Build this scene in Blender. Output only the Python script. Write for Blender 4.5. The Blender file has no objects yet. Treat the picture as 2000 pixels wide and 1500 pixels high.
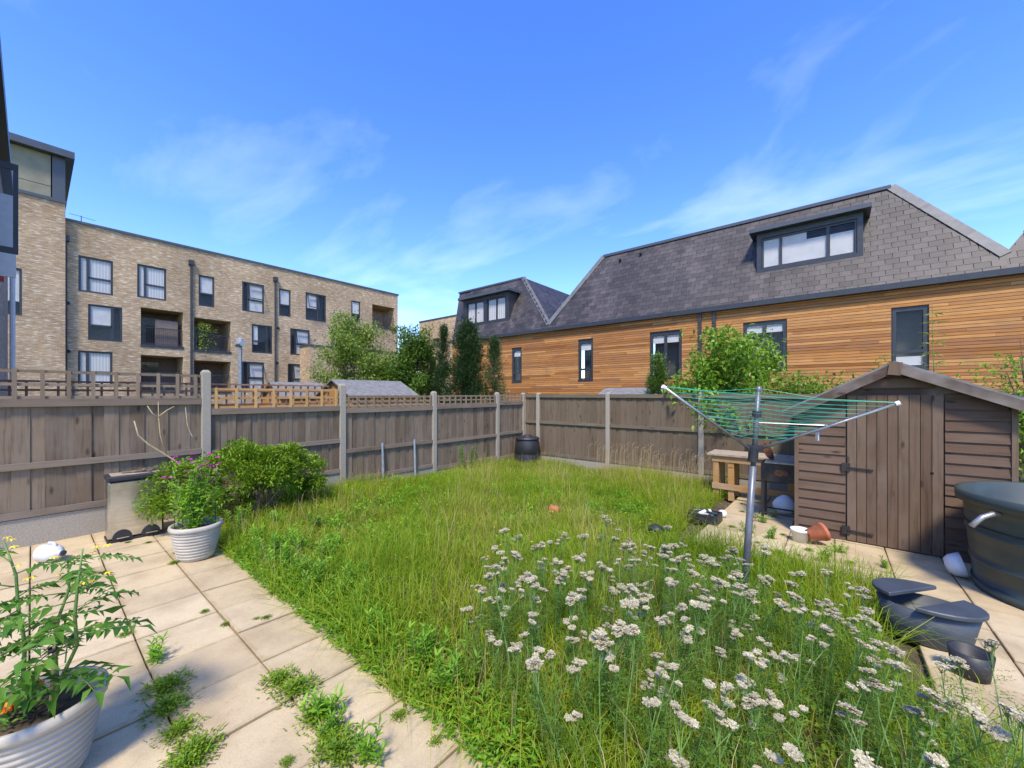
import bpy, math, random
import numpy as np
from mathutils import Vector, Matrix
R = math.radians
rng = np.random.default_rng(7)
random.seed(7)
S = bpy.context.scene
COL = S.collection

# ------------------------------------------------------------------ camera
TH = R(39.4); FPX = 770.0; EYE = 1.65
cd = bpy.data.cameras.new('camera'); cam = bpy.data.objects.new('camera', cd); COL.objects.link(cam)
cam.location = (0, 0, EYE); cam.rotation_euler = (R(90), 0, TH)
cd.sensor_width = 36; cd.lens = FPX / 2000 * 36; cd.shift_y = 21 / 2000; cd.clip_start = 0.05; cd.clip_end = 3000
S.camera = cam

# ------------------------------------------------------------------ sky and sun
SUN_EL = 56.0
sun_dir = Vector((0.48, -0.78, 0)).normalized()          # horizontal direction towards the sun
W = bpy.data.worlds.new('World'); S.world = W; W.use_nodes = True
nt = W.node_tree; nt.nodes.clear()
def N(t, kind, **kw):
    n = t.nodes.new(kind)
    for k, v in kw.items(): setattr(n, k, v)
    return n
out = N(nt, 'ShaderNodeOutputWorld'); bg = N(nt, 'ShaderNodeBackground'); sky = N(nt, 'ShaderNodeTexSky')
sky.sky_type = 'NISHITA'; sky.sun_disc = False; sky.sun_elevation = R(SUN_EL)
sky.sun_rotation = math.atan2(sun_dir.x, sun_dir.y)
sky.air_density = 1.0; sky.dust_density = 0.3; sky.ozone_density = 2.5
hs = N(nt, 'ShaderNodeHueSaturation'); hs.inputs['Saturation'].default_value = 1.3; hs.inputs['Hue'].default_value = 0.518; hs.inputs['Value'].default_value = 0.95
tc = N(nt, 'ShaderNodeTexCoord'); sep = N(nt, 'ShaderNodeSeparateXYZ')
nt.links.new(tc.outputs['Generated'], sep.inputs[0])
# project the direction on a flat cloud layer: (x, y) / (z + .12)
ad = N(nt, 'ShaderNodeMath', operation='ADD'); ad.inputs[1].default_value = 0.16
mx = N(nt, 'ShaderNodeMath', operation='MAXIMUM'); mx.inputs[1].default_value = 0.02
nt.links.new(sep.outputs[2], mx.inputs[0]); nt.links.new(mx.outputs[0], ad.inputs[0])
dx = N(nt, 'ShaderNodeMath', operation='DIVIDE'); dy = N(nt, 'ShaderNodeMath', operation='DIVIDE')
nt.links.new(sep.outputs[0], dx.inputs[0]); nt.links.new(ad.outputs[0], dx.inputs[1])
nt.links.new(sep.outputs[1], dy.inputs[0]); nt.links.new(ad.outputs[0], dy.inputs[1])
cb = N(nt, 'ShaderNodeCombineXYZ'); nt.links.new(dx.outputs[0], cb.inputs[0]); nt.links.new(dy.outputs[0], cb.inputs[1])
mp = N(nt, 'ShaderNodeMapping'); mp.inputs['Location'].default_value = (0.5, 5.15, 0); mp.inputs['Rotation'].default_value = (0, 0, R(25)); mp.inputs['Scale'].default_value = (0.75, 1.15, 1)
nt.links.new(cb.outputs[0], mp.inputs[0])
n1 = N(nt, 'ShaderNodeTexNoise'); n1.inputs['Scale'].default_value = 1.0; n1.inputs['Detail'].default_value = 9; n1.inputs['Roughness'].default_value = 0.56; n1.inputs['Distortion'].default_value = 0.5
nt.links.new(mp.outputs[0], n1.inputs['Vector'])
cr = N(nt, 'ShaderNodeValToRGB'); cr.color_ramp.elements[0].position = 0.53; cr.color_ramp.elements[1].position = 0.95
cr.color_ramp.elements[0].color = (0, 0, 0, 1); cr.color_ramp.elements[1].color = (0.36, 0.36, 0.36, 1)
nt.links.new(n1.outputs['Fac'], cr.inputs[0])
mixc = N(nt, 'ShaderNodeMixRGB'); mixc.inputs[2].default_value = (5.2, 5.6, 6.4, 1)
nt.links.new(sky.outputs[0], hs.inputs['Color']); nt.links.new(hs.outputs[0], mixc.inputs[1]); nt.links.new(cr.outputs[0], mixc.inputs[0])
nt.links.new(mixc.outputs[0], bg.inputs['Color']); bg.inputs['Strength'].default_value = 0.15
nt.links.new(bg.outputs[0], out.inputs[0])
sl = bpy.data.lights.new('sun', 'SUN'); so = bpy.data.objects.new('sun', sl); COL.objects.link(so)
sl.energy = 2.1; sl.angle = R(9); sl.color = (1, 0.90, 0.74)
sd = Vector((sun_dir.x * math.cos(R(SUN_EL)), sun_dir.y * math.cos(R(SUN_EL)), math.sin(R(SUN_EL))))
so.rotation_euler = sd.to_track_quat('Z', 'Y').to_euler(); so.location = (3, -4, 12)
S.view_settings.view_transform = 'Standard'; S.view_settings.look = 'None'; S.view_settings.exposure = 1.5; S.view_settings.gamma = 1

# ------------------------------------------------------------------ measuring helpers (photo pixel -> place on a known plane)
sT, cT = math.sin(TH), math.cos(TH)
def ray(u, v):
    a = (u - 1000) / FPX
    return Vector((a * cT - sT, a * sT + cT, (771 - v) / FPX))
def onx(u, v, x): r = ray(u, v); t = x / r.x; return (r.y * t, EYE + r.z * t)      # plane x -> (y, z)
def ony(u, v, y): r = ray(u, v); t = y / r.y; return (r.x * t, EYE + r.z * t)      # plane y -> (x, z)
def gz(y): return -0.03 * max(0.0, y - 1)                                        # the garden falls gently away from the house

# ------------------------------------------------------------------ object helpers
def tag(o, label=None, cat=None, group=None, kind=None):
    if label: o['label'] = label
    if cat: o['category'] = cat
    if group: o['group'] = group
    if kind: o['kind'] = kind
    return o
def thing(name, loc, label, cat, group=None):
    o = bpy.data.objects.new(name, None); COL.objects.link(o); o.location = loc; o.empty_display_size = 0.1
    return tag(o, label, cat, group)
def world_off(p):
    v = Vector((0, 0, 0))
    while p is not None: v += p.location; p = p.parent
    return v
def link(name, me, parent=None, loc=None):
    o = bpy.data.objects.new(name, me); COL.objects.link(o); o.parent = parent
    if loc is not None: o.location = Vector(loc) - world_off(parent)
    return o
def copy_tree(o, parent=None):
    c = o.copy(); COL.objects.link(c); c.parent = parent
    for ch in o.children: copy_tree(ch, c)
    return c

class MB:
    def __init__(s): s.v = []; s.f = []; s.r = []
    def add(s, vs, fs, rnd=None):
        n = len(s.v); s.v += [tuple(v) for v in vs]; s.f += [tuple(i + n for i in f) for f in fs]
        s.r += [random.random() if rnd is None else rnd] * len(vs)
    def box(s, c, size, rot=None, rnd=None, taper=1.0):
        hx, hy, hz = size[0] / 2, size[1] / 2, size[2] / 2
        vs = []
        for z in (-1, 1):
            k = taper if z > 0 else 1
            for x, y in ((-1, -1), (1, -1), (1, 1), (-1, 1)): vs.append(Vector((x * hx * k, y * hy * k, z * hz)))
        if rot is not None: vs = [rot @ v for v in vs]
        s.add([v + Vector(c) for v in vs], [(0, 3, 2, 1), (4, 5, 6, 7), (0, 1, 5, 4), (1, 2, 6, 5), (2, 3, 7, 6), (3, 0, 4, 7)], rnd)
    def b2(s, a, b, rnd=None):                                     # box from corner to corner
        s.box([(a[i] + b[i]) / 2 for i in range(3)], [abs(b[i] - a[i]) for i in range(3)], None, rnd)
    def bar(s, a, b, w, h, rnd=None, up=(0, 0, 1)):                 # rectangular bar from a to b
        a, b = Vector(a), Vector(b); d = b - a; L = d.length; z = d / L
        x = Vector(up).cross(z)
        if x.length < 1e-4: x = Vector((1, 0, 0)).cross(z)
        x.normalize(); y = z.cross(x); m = Matrix((x, y, z)).transposed()
        s.box((a + b) / 2, (w, h, L), m, rnd)
    def tube(s, pts, rad, n=8, cap=True, rnd=None):
        pts = [Vector(p) for p in pts]; k = len(pts)
        if not hasattr(rad, '__len__'): rad = [rad] * k
        ref = Vector((0.3, 0.5, 0.81)); vs = []
        for i, p in enumerate(pts):
            d = (pts[min(i + 1, k - 1)] - pts[max(i - 1, 0)]).normalized()
            x = ref.cross(d)
            if x.length < 0.05: x = Vector((1, 0, 0)).cross(d)
            x.normalize(); y = d.cross(x)
            for j in range(n):
                a = 2 * math.pi * j / n; vs.append(p + (x * math.cos(a) + y * math.sin(a)) * rad[i])
        fs = [(i * n + j, i * n + (j + 1) % n, (i + 1) * n + (j + 1) % n, (i + 1) * n + j) for i in range(k - 1) for j in range(n)]
        if cap: fs += [tuple(range(n - 1, -1, -1)), tuple(range((k - 1) * n, k * n))]
        s.add(vs, fs, rnd)
    def lathe(s, prof, c=(0, 0, 0), n=32, rot=None, sx=1.0, sy=1.0):
        vs = []
        for r, z in prof:
            for j in range(n):
                a = 2 * math.pi * j / n; v = Vector((r * math.cos(a) * sx, r * math.sin(a) * sy, z))
                vs.append((rot @ v if rot is not None else v) + Vector(c))
        k = len(prof)
        s.add(vs, [(i * n + j, i * n + (j + 1) % n, (i + 1) * n + (j + 1) % n, (i + 1) * n + j) for i in range(k - 1) for j in range(n)])
    def prism(s, poly, d, rnd=None):                                # planar polygon (3D points) pushed along vector d
        n = len(poly); d = Vector(d); vs = [Vector(p) for p in poly] + [Vector(p) + d for p in poly]
        s.add(vs, [tuple(range(n)), tuple(range(2 * n - 1, n - 1, -1))] + [(i, i + n, (i + 1) % n + n, (i + 1) % n) for i in range(n)], rnd)
    def mesh(s, name, mat, off=(0, 0, 0), smooth=False, bevel=0):
        me = bpy.data.meshes.new(name)
        me.from_pydata([(v[0] - off[0], v[1] - off[1], v[2] - off[2]) for v in s.v], [], s.f)
        a = me.attributes.new('rnd', 'FLOAT', 'POINT'); a.data.foreach_set('value', s.r)
        import bmesh
        bm = bmesh.new(); bm.from_mesh(me); bmesh.ops.recalc_face_normals(bm, faces=bm.faces)
        if bevel: bmesh.ops.bevel(bm, geom=bm.edges[:], offset=bevel, segments=1, affect='EDGES', clamp_overlap=True)
        bm.to_mesh(me); bm.free()
        if smooth: me.polygons.foreach_set('use_smooth', [True] * len(me.polygons))
        me.materials.append(mat); return me
    def build(s, name, mat, parent=None, smooth=False, bevel=0):
        return link(name, s.mesh(name, mat, world_off(parent), smooth, bevel), parent)

def np_mesh(name, V, Fc, mat, rnd, off=(0, 0, 0)):
    """V (n,3), Fc (m,k) equal-size faces, rnd (n,)"""
    me = bpy.data.meshes.new(name); m, k = Fc.shape
    me.vertices.add(len(V)); me.vertices.foreach_set('co', (V - np.array(off)).astype(np.float32).ravel())
    me.loops.add(m * k); me.loops.foreach_set('vertex_index', Fc.astype(np.int32).ravel())
    me.polygons.add(m); me.polygons.foreach_set('loop_start', np.arange(0, m * k, k, dtype=np.int32))
    me.polygons.foreach_set('loop_total', np.full(m, k, dtype=np.int32))
    a = me.attributes.new('rnd', 'FLOAT', 'POINT'); a.data.foreach_set('value', rnd.astype(np.float32))
    me.update(calc_edges=True); me.materials.append(mat); return me
def nrm(a): return a / np.maximum(np.linalg.norm(a, axis=1, keepdims=True), 1e-6)
def leaf_arrays(P, D, L, Wd, fold=0.25, droop=0.25):
    """rhombic folded leaves: P base points, D directions, L lengths, Wd widths -> V, F, rnd"""
    n = len(P); D = nrm(D); up = np.tile([0., 0, 1.], (n, 1)) + rng.normal(0, .35, (n, 3))
    X = nrm(np.cross(D, up)); Z = np.cross(X, D)
    L = np.broadcast_to(L, (n,))[:, None]; Wd = np.broadcast_to(Wd, (n,))[:, None]
    mid = P + D * L * .45
    V = np.stack([P, mid + X * Wd * .5 + Z * Wd * fold, P + D * L - Z * L * droop, mid - X * Wd * .5 + Z * Wd * fold, mid - Z * L * .02], 1).reshape(-1, 3)
    b = np.arange(n)[:, None] * 5
    Fc = np.concatenate([b + np.array([[0, 1, 4]]), b + np.array([[1, 2, 4]]), b + np.array([[2, 3, 4]]), b + np.array([[3, 0, 4]])], 0)
    return V, Fc, np.repeat(rng.random(n), 5)
def leaves(name, P, D, L, Wd, mat, parent=None, fold=.25, droop=.25, rnd=None):
    V, Fc, r = leaf_arrays(np.asarray(P, float), np.asarray(D, float), L, Wd, fold, droop)
    if rnd is not None: r = np.repeat(rnd, 5)
    return link(name, np_mesh(name, V, Fc, mat, r, world_off(parent)), parent)

# ------------------------------------------------------------------ materials
MATS = {}
def base_mat(name):
    m = bpy.data.materials.new(name); m.use_nodes = True; t = m.node_tree; t.nodes.clear()
    o = N(t, 'ShaderNodeOutputMaterial'); p = N(t, 'ShaderNodeBsdfPrincipled'); t.links.new(p.outputs[0], o.inputs[0])
    MATS[name] = m; return m, t, p, o
def ramp(t, cols, fac=None, pos=None):
    r = N(t, 'ShaderNodeValToRGB'); e = r.color_ramp.elements
    while len(e) < len(cols): e.new(0.5)
    for i, c in enumerate(cols):
        e[i].position = pos[i] if pos else i / (len(cols) - 1); e[i].color = (*c, 1)
    if fac is not None: t.links.new(fac, r.inputs[0])
    return r
def mixc_(t, a, b, fac, mode='MIX'):
    m = N(t, 'ShaderNodeMixRGB', blend_type=mode)
    for i, x in ((1, a), (2, b), (0, fac)):
        if isinstance(x, (int, float)): m.inputs[i].default_value = x
        elif isinstance(x, tuple): m.inputs[i].default_value = (*x, 1)
        else: t.links.new(x, m.inputs[i])
    return m.outputs[0]
def rnd_vec(t, scale=(1, 1, 1), world=False):
    """object coords shifted per object so that copies do not repeat"""
    c = N(t, 'ShaderNodeTexCoord'); oi = N(t, 'ShaderNodeObjectInfo'); mu = N(t, 'ShaderNodeMath', operation='MULTIPLY'); mu.inputs[1].default_value = 37.0
    t.links.new(oi.outputs['Random'], mu.inputs[0]); a = N(t, 'ShaderNodeVectorMath', operation='ADD')
    if world: g = N(t, 'ShaderNodeNewGeometry'); t.links.new(g.outputs['Position'], a.inputs[0])
    else: t.links.new(c.outputs['Object'], a.inputs[0]); t.links.new(mu.outputs[0], a.inputs[1])
    mpn = N(t, 'ShaderNodeMapping'); mpn.inputs['Scale'].default_value = scale; t.links.new(a.outputs[0], mpn.inputs[0])
    return mpn.outputs[0]
def noise(t, vec, scale=5, detail=4, rough=.55, dist=0):
    n = N(t, 'ShaderNodeTexNoise'); n.inputs['Scale'].default_value = scale; n.inputs['Detail'].default_value = detail; n.inputs['Roughness'].default_value = rough; n.inputs['Distortion'].default_value = dist
    t.links.new(vec, n.inputs['Vector']); return n.outputs['Fac']
def piece_rnd(t):
    at = N(t, 'ShaderNodeAttribute', attribute_name='rnd'); oi = N(t, 'ShaderNodeObjectInfo'); a = N(t, 'ShaderNodeMath', operation='ADD'); f = N(t, 'ShaderNodeMath', operation='FRACT')
    t.links.new(at.outputs['Fac'], a.inputs[0]); t.links.new(oi.outputs['Random'], a.inputs[1]); t.links.new(a.outputs[0], f.inputs[0]); return f.outputs[0]
def bump(t, p, h, strength=.3, dist=.01):
    b = N(t, 'ShaderNodeBump'); b.inputs['Strength'].default_value = strength; b.inputs['Distance'].default_value = dist
    t.links.new(h, b.inputs['Height']); t.links.new(b.outputs[0], p.inputs['Normal'])
def plain(name, col, rough=.5, metal=0, var=.12, scale=6, bmp=0, spec=.5):
    m, t, p, o = base_mat(name); v = rnd_vec(t); n = noise(t, v, scale, 5)
    dk = tuple(c * (1 - var * 1.6) for c in col); lt = tuple(min(1, c * (1 + var)) for c in col)
    r = ramp(t, [dk, lt], n, [.3, .7]); t.links.new(r.outputs[0], p.inputs['Base Color'])
    p.inputs['Roughness'].default_value = rough; p.inputs['Metallic'].default_value = metal; p.inputs['Specular IOR Level'].default_value = spec
    if bmp: bump(t, p, n, bmp)
    return m
def wood(name, cols, axis=2, rough=.8, streak=30, knots=True, dark=.5, weather=(.5, .47, .42)):
    m, t, p, o = base_mat(name); sc = [streak] * 3; sc[axis] = 1.6
    v = rnd_vec(t, tuple(sc)); g = noise(t, v, 1, 6, .65, .4)
    r1 = ramp(t, cols, piece_rnd(t)); gr = ramp(t, [(dark,) * 3, (1, 1, 1), (.82,) * 3], g, [.28, .52, .75])
    c1 = mixc_(t, r1.outputs[0], gr.outputs[0], .75, 'MULTIPLY')
    big = noise(t, rnd_vec(t, (2.2, 2.2, 2.2)), 1, 3); wr = ramp(t, [(0, 0, 0), (1, 1, 1)], big, [.45, .75])
    c2 = mixc_(t, c1, weather, mixc_(t, (0, 0, 0), wr.outputs[0], .35))
    if knots:
        ks = [7] * 3; ks[axis] = 2.6; vo = N(t, 'ShaderNodeTexVoronoi'); vo.inputs['Scale'].default_value = 1; t.links.new(rnd_vec(t, tuple(ks)), vo.inputs['Vector'])
        kr = ramp(t, [(.3, .24, .2), (1, 1, 1)], vo.outputs['Distance'], [.06, .16]); c2 = mixc_(t, c2, kr.outputs[0], .8, 'MULTIPLY')
    t.links.new(c2, p.inputs['Base Color']); p.inputs['Roughness'].default_value = rough; p.inputs['Specular IOR Level'].default_value = .25
    bump(t, p, g, .5, .004); return m
def foliage(name, cols, trans=.35, rough=.5):
    m, t, p, o = base_mat(name); at = N(t, 'ShaderNodeAttribute', attribute_name='rnd'); r = ramp(t, cols, at.outputs['Fac'])
    oi = N(t, 'ShaderNodeObjectInfo'); hv = N(t, 'ShaderNodeHueSaturation'); vm = N(t, 'ShaderNodeMapRange'); vm.inputs[3].default_value = .85; vm.inputs[4].default_value = 1.15
    t.links.new(oi.outputs['Random'], vm.inputs[0]); t.links.new(vm.outputs[0], hv.inputs['Value']); t.links.new(r.outputs[0], hv.inputs['Color'])
    t.links.new(hv.outputs[0], p.inputs['Base Color']); p.inputs['Roughness'].default_value = rough; p.inputs['Specular IOR Level'].default_value = .3
    tr = N(t, 'ShaderNodeBsdfTranslucent'); t.links.new(hv.outputs[0], tr.inputs['Color']); mxs = N(t, 'ShaderNodeMixShader'); mxs.inputs[0].default_value = trans
    t.links.new(p.outputs[0], mxs.inputs[1]); t.links.new(tr.outputs[0], mxs.inputs[2]); t.links.new(mxs.outputs[0], o.inputs[0]); return m
def brick_mat(name, c1, c2, mortar, lightc=(.66, .58, .46)):
    m, t, p, o = base_mat(name); g = N(t, 'ShaderNodeNewGeometry'); sp = N(t, 'ShaderNodeSeparateXYZ'); sn = N(t, 'ShaderNodeSeparateXYZ')
    t.links.new(g.outputs['Position'], sp.inputs[0]); t.links.new(g.outputs['True Normal'], sn.inputs[0])
    ab = N(t, 'ShaderNodeMath', operation='ABSOLUTE'); t.links.new(sn.outputs[0], ab.inputs[0]); gt = N(t, 'ShaderNodeMath', operation='GREATER_THAN'); gt.inputs[1].default_value = .5; t.links.new(ab.outputs[0], gt.inputs[0])
    mxv = N(t, 'ShaderNodeMix'); mxv.data_type = 'FLOAT'; t.links.new(gt.outputs[0], mxv.inputs[0]); t.links.new(sp.outputs[0], mxv.inputs[2]); t.links.new(sp.outputs[1], mxv.inputs[3])
    cbn = N(t, 'ShaderNodeCombineXYZ'); t.links.new(mxv.outputs[0], cbn.inputs[0]); t.links.new(sp.outputs[2], cbn.inputs[1])
    br = N(t, 'ShaderNodeTexBrick'); t.links.new(cbn.outputs[0], br.inputs['Vector'])
    br.inputs['Color1'].default_value = (*c1, 1); br.inputs['Color2'].default_value = (*c2, 1); br.inputs['Mortar'].default_value = (*mortar, 1)
    br.inputs['Scale'].default_value = 1; br.inputs['Brick Width'].default_value = .225; br.inputs['Row Height'].default_value = .075; br.inputs['Mortar Size'].default_value = .011; br.inputs['Bias'].default_value = -.1
    br2 = N(t, 'ShaderNodeTexBrick'); t.links.new(cbn.outputs[0], br2.inputs['Vector'])
    for k, vv in (('Scale', 1), ('Brick Width', .225), ('Row Height', .075), ('Mortar Size', 0)): br2.inputs[k].default_value = vv
    br2.inputs['Color1'].default_value = (0, 0, 0, 1); br2.inputs['Color2'].default_value = (1, 1, 1, 1); br2.offset_frequency = 2
    wn = N(t, 'ShaderNodeTexWhiteNoise'); wn.noise_dimensions = '2D'
    # whitish smeared bricks: stretched noise
    mpn = N(t, 'ShaderNodeMapping'); mpn.inputs['Scale'].default_value = (2.6, 13, 1); t.links.new(cbn.outputs[0], mpn.inputs[0])
    n = noise(t, mpn.outputs[0], 1, 3, .6); nr = ramp(t, [(0, 0, 0), (1, 1, 1)], n, [.54, .64])
    c = mixc_(t, br.outputs['Color'], lightc, mixc_(t, (0, 0, 0), nr.outputs[0], .8))
    n2 = noise(t, cbn.outputs[0], .35, 4); nr2 = ramp(t, [(.78, .76, .74), (1.08, 1.06, 1.04)], n2, [.35, .65]); c = mixc_(t, c, nr2.outputs[0], 1, 'MULTIPLY')
    t.links.new(c, p.inputs['Base Color']); p.inputs['Roughness'].default_value = .9; p.inputs['Specular IOR Level'].default_value = .2
    iv = N(t, 'ShaderNodeMath', operation='SUBTRACT'); iv.inputs[0].default_value = 1; t.links.new(br.outputs['Fac'], iv.inputs[1]); bump(t, p, iv.outputs[0], .6, .01); return m
def glass_mat(name, tint=(.03, .035, .045), rough=.03):
    m, t, p, o = base_mat(name); p.inputs['Base Color'].default_value = (*tint, 1); p.inputs['Roughness'].default_value = rough; p.inputs['Specular IOR Level'].default_value = .9
    p.inputs['Alpha'].default_value = .14; return m

M = {}
M['brick'] = brick_mat('buff_brick', (.34, .215, .11), (.50, .37, .225), (.40, .32, .23), (.68, .60, .48))
M['brick2'] = brick_mat('neighbour_brick', (.36, .26, .18), (.50, .40, .30), (.42, .38, .32))
M['charcoal'] = plain('charcoal_metal', (.028, .031, .038), .45, 0, .15, 8)
M['glass'] = glass_mat('window_glass'); M['curtain'] = plain('curtain_fabric', (.78, .77, .75), .9, 0, .06, 3)
def curtain_m():
    m, t, p, o = base_mat('painted_pleat_curtain'); w = N(t, 'ShaderNodeTexWave'); w.inputs['Scale'].default_value = 3.2; w.inputs['Distortion'].default_value = 1.5
    g = N(t, 'ShaderNodeNewGeometry'); mpn = N(t, 'ShaderNodeMapping'); mpn.inputs['Scale'].default_value = (1, 1, .05); t.links.new(g.outputs['Position'], mpn.inputs[0]); mpn.inputs['Rotation'].default_value = (0, 0, R(45)); t.links.new(mpn.outputs[0], w.inputs['Vector'])
    r = ramp(t, [(.62, .62, .63), (.84, .83, .81)], w.outputs['Fac']); t.links.new(r.outputs[0], p.inputs['Base Color']); p.inputs['Roughness'].default_value = .9; return m  # fold shading of the pleats is painted as bands on a flat panel
M['painted_pleat'] = curtain_m()
M['room'] = plain('dim_room', (.10, .095, .09), .9); M['olive'] = plain('olive_cladding', (.215, .20, .13), .6, 0, .1, 2)
M['fascia'] = plain('dark_fascia', (.06, .068, .08), .4, 0, .1, 3); M['white'] = plain('white_plastic', (.72, .72, .70), .4, 0, .06, 9)
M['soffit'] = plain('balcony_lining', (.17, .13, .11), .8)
M['slate'] = None
def slate_m():
    m, t, p, o = base_mat('roof_slate'); r = ramp(t, [(.022, .019, .019), (.040, .034, .033), (.060, .050, .047), (.030, .025, .024)], piece_rnd(t))
    g = N(t, 'ShaderNodeNewGeometry'); mpn = N(t, 'ShaderNodeMapping'); mpn.inputs['Scale'].default_value = (1.3, .25, .16); t.links.new(g.outputs['Position'], mpn.inputs[0])
    n = noise(t, mpn.outputs[0], 1, 5, .6); st = ramp(t, [(.72, .70, .70), (1, 1, 1), (1.7, 1.66, 1.66)], n, [.35, .52, .72]); c = mixc_(t, r.outputs[0], st.outputs[0], 1, 'MULTIPLY')
    n2 = noise(t, g.outputs['Position'], 14, 5, .7); n2r = ramp(t, [(.8, .8, .8), (1.2, 1.2, 1.2)], n2, [.3, .7]); c = mixc_(t, c, n2r.outputs[0], 1, 'MULTIPLY')
    t.links.new(c, p.inputs['Base Color']); p.inputs['Roughness'].default_value = .55; bump(t, p, n2, .3, .004); return m
M['slate'] = slate_m(); M['lead'] = plain('hip_tile', (.12, .12, .118), .6, 0, .2, 3)
M['cedar'] = wood('cedar_board', [(.25, .095, .025), (.42, .18, .05), (.54, .27, .09), (.30, .13, .05), (.47, .21, .06)], 0, .7, 24, False, .42, (.24, .14, .08))
M['board'] = wood('weathered_board', [(.118, .084, .055), (.168, .124, .084), (.21, .158, .110), (.138, .10, .067)], 2, .9, 34, True, .28, (.25, .215, .175))
M['backboard'] = wood('brown_board', [(.115, .083, .053), (.155, .115, .077), (.135, .10, .067)], 2, .9, 26, True, .42, (.16, .135, .10))
M['rail'] = wood('weathered_rail', [(.18, .138, .10), (.23, .18, .135)], 1, .9, 26, True, .5, (.24, .21, .175))
M['railx'] = wood('weathered_rail_back', [(.13, .10, .068), (.16, .13, .09)], 0, .9, 26, True, .5, (.19, .17, .11))
M['lath'] = wood('trellis_lath', [(.17, .125, .085), (.24, .18, .125)], 2, .9, 26, False, .6, (.26, .22, .17))
M['lathnew'] = wood('new_trellis_lath', [(.46, .26, .09), (.52, .32, .13), (.40, .22, .08)], 1, .8, 20, False, .65, (.5, .36, .2))
M['lathred'] = wood('red_brown_lath', [(.25, .10, .05), (.30, .14, .07)], 1, .8, 20, False, .65)
M['orangewood'] = wood('orange_shed_board', [(.42, .22, .07), (.36, .18, .06)], 2, .8, 20, False, .65)
M['shed'] = wood('shed_board', [(.095, .058, .038), (.122, .078, .052), (.145, .096, .066)], 0, .85, 26, True, .45, (.16, .12, .095))
M['sheddoor'] = wood('shed_door_board', [(.112, .070, .044), (.136, .090, .058), (.155, .106, .070)], 2, .85, 26, True, .42, (.20, .16, .13))
M['bargeb'] = wood('barge_board', [(.075, .05, .038), (.09, .06, .048)], 0, .85, 24, True, .6)
M['bench'] = wood('bench_wood', [(.40, .22, .07), (.34, .18, .06)], 0, .8, 22, True, .6)
M['concrete'] = plain('concrete', (.31, .275, .22), .92, 0, .16, 70, .3)
def slab_m():
    m, t, p, o = base_mat('paving_slab'); r = ramp(t, [(.45, .355, .215), (.49, .395, .245), (.52, .425, .27)], piece_rnd(t))
    n = noise(t, rnd_vec(t, (1, 1, 1), True), 2.2, 5, .6); st = ramp(t, [(.74, .72, .70), (1, 1, 1), (1.08, 1.08, 1.07)], n, [.3, .55, .75]); c = mixc_(t, r.outputs[0], st.outputs[0], 1, 'MULTIPLY')
    n2 = noise(t, rnd_vec(t, (1, 1, 1), True), 160, 3, .7); gr = ramp(t, [(.86, .85, .84), (1.06, 1.06, 1.06)], n2, [.35, .65]); c = mixc_(t, c, gr.outputs[0], 1, 'MULTIPLY')
    oc = N(t, 'ShaderNodeTexCoord'); ox = N(t, 'ShaderNodeSeparateXYZ'); t.links.new(oc.outputs['Object'], ox.inputs[0]); es = []
    for k in (0, 1): e = N(t, 'ShaderNodeMath', operation='ABSOLUTE'); t.links.new(ox.outputs[k], e.inputs[0]); es.append(e)
    em = N(t, 'ShaderNodeMath', operation='MAXIMUM'); t.links.new(es[0].outputs[0], em.inputs[0]); t.links.new(es[1].outputs[0], em.inputs[1])
    n3 = noise(t, rnd_vec(t, (1, 1, 1), True), 9, 5, .65); n3m = N(t, 'ShaderNodeMath', operation='MULTIPLY_ADD'); t.links.new(n3, n3m.inputs[0]); n3m.inputs[1].default_value = .07; t.links.new(em.outputs[0], n3m.inputs[2])
    er = ramp(t, [(1, 1, 1), (.66, .63, .56)], n3m.outputs[0], [.235, .27]); c = mixc_(t, c, er.outputs[0], .8, 'MULTIPLY')
    n4 = noise(t, rnd_vec(t, (1, 1, 1), True), 24, 6, .75); sr = ramp(t, [(.62, .60, .54), (1, 1, 1)], n4, [.27, .42]); c = mixc_(t, c, sr.outputs[0], .7, 'MULTIPLY')
    t.links.new(c, p.inputs['Base Color']); p.inputs['Roughness'].default_value = .9; p.inputs['Specular IOR Level'].default_value = .2; bump(t, p, n2, .25, .002); return m
M['slab'] = slab_m()
M['soil'] = plain('soil', (.085, .062, .035), .95, 0, .3, 12, .5); M['joint'] = plain('joint_sand', (.17, .135, .09), .95, 0, .3, 20)
M['ground'] = plain('rough_ground', (.10, .12, .045), .95, 0, .3, 3)
M['steel'] = None
def steel_m():
    m, t, p, o = base_mat('brushed_steel'); n = noise(t, rnd_vec(t, (1, 1, 60)), 3, 4, .6); r = ramp(t, [(.55, .53, .50), (.78, .76, .73)], n, [.3, .7])
    n2 = noise(t, rnd_vec(t), 3, 3); r2 = ramp(t, [(.6, .55, .5), (1, 1, 1)], n2, [.3, .6]); t.links.new(mixc_(t, r.outputs[0], r2.outputs[0], 1, 'MULTIPLY'), p.inputs['Base Color'])
    p.inputs['Metallic'].default_value = 1; p.inputs['Roughness'].default_value = .26; return m
M['steel'] = steel_m()
M['black'] = plain('black_plastic', (.022, .022, .026), .5, 0, .2, 8); M['pot'] = plain('stone_plastic_pot', (.41, .37, .31), .6, 0, .12, 5, .05)
M['terra'] = plain('terracotta', (.42, .13, .055), .7, 0, .2, 12); M['orange'] = plain('orange_shard', (.55, .17, .05), .7)
M['jug'] = plain('milk_jug_plastic', (.6, .6, .61), .35, 0, .05, 5); M['tub'] = plain('green_tub_plastic', (.034, .048, .045), .5, 0, .15, 4, .05)
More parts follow.
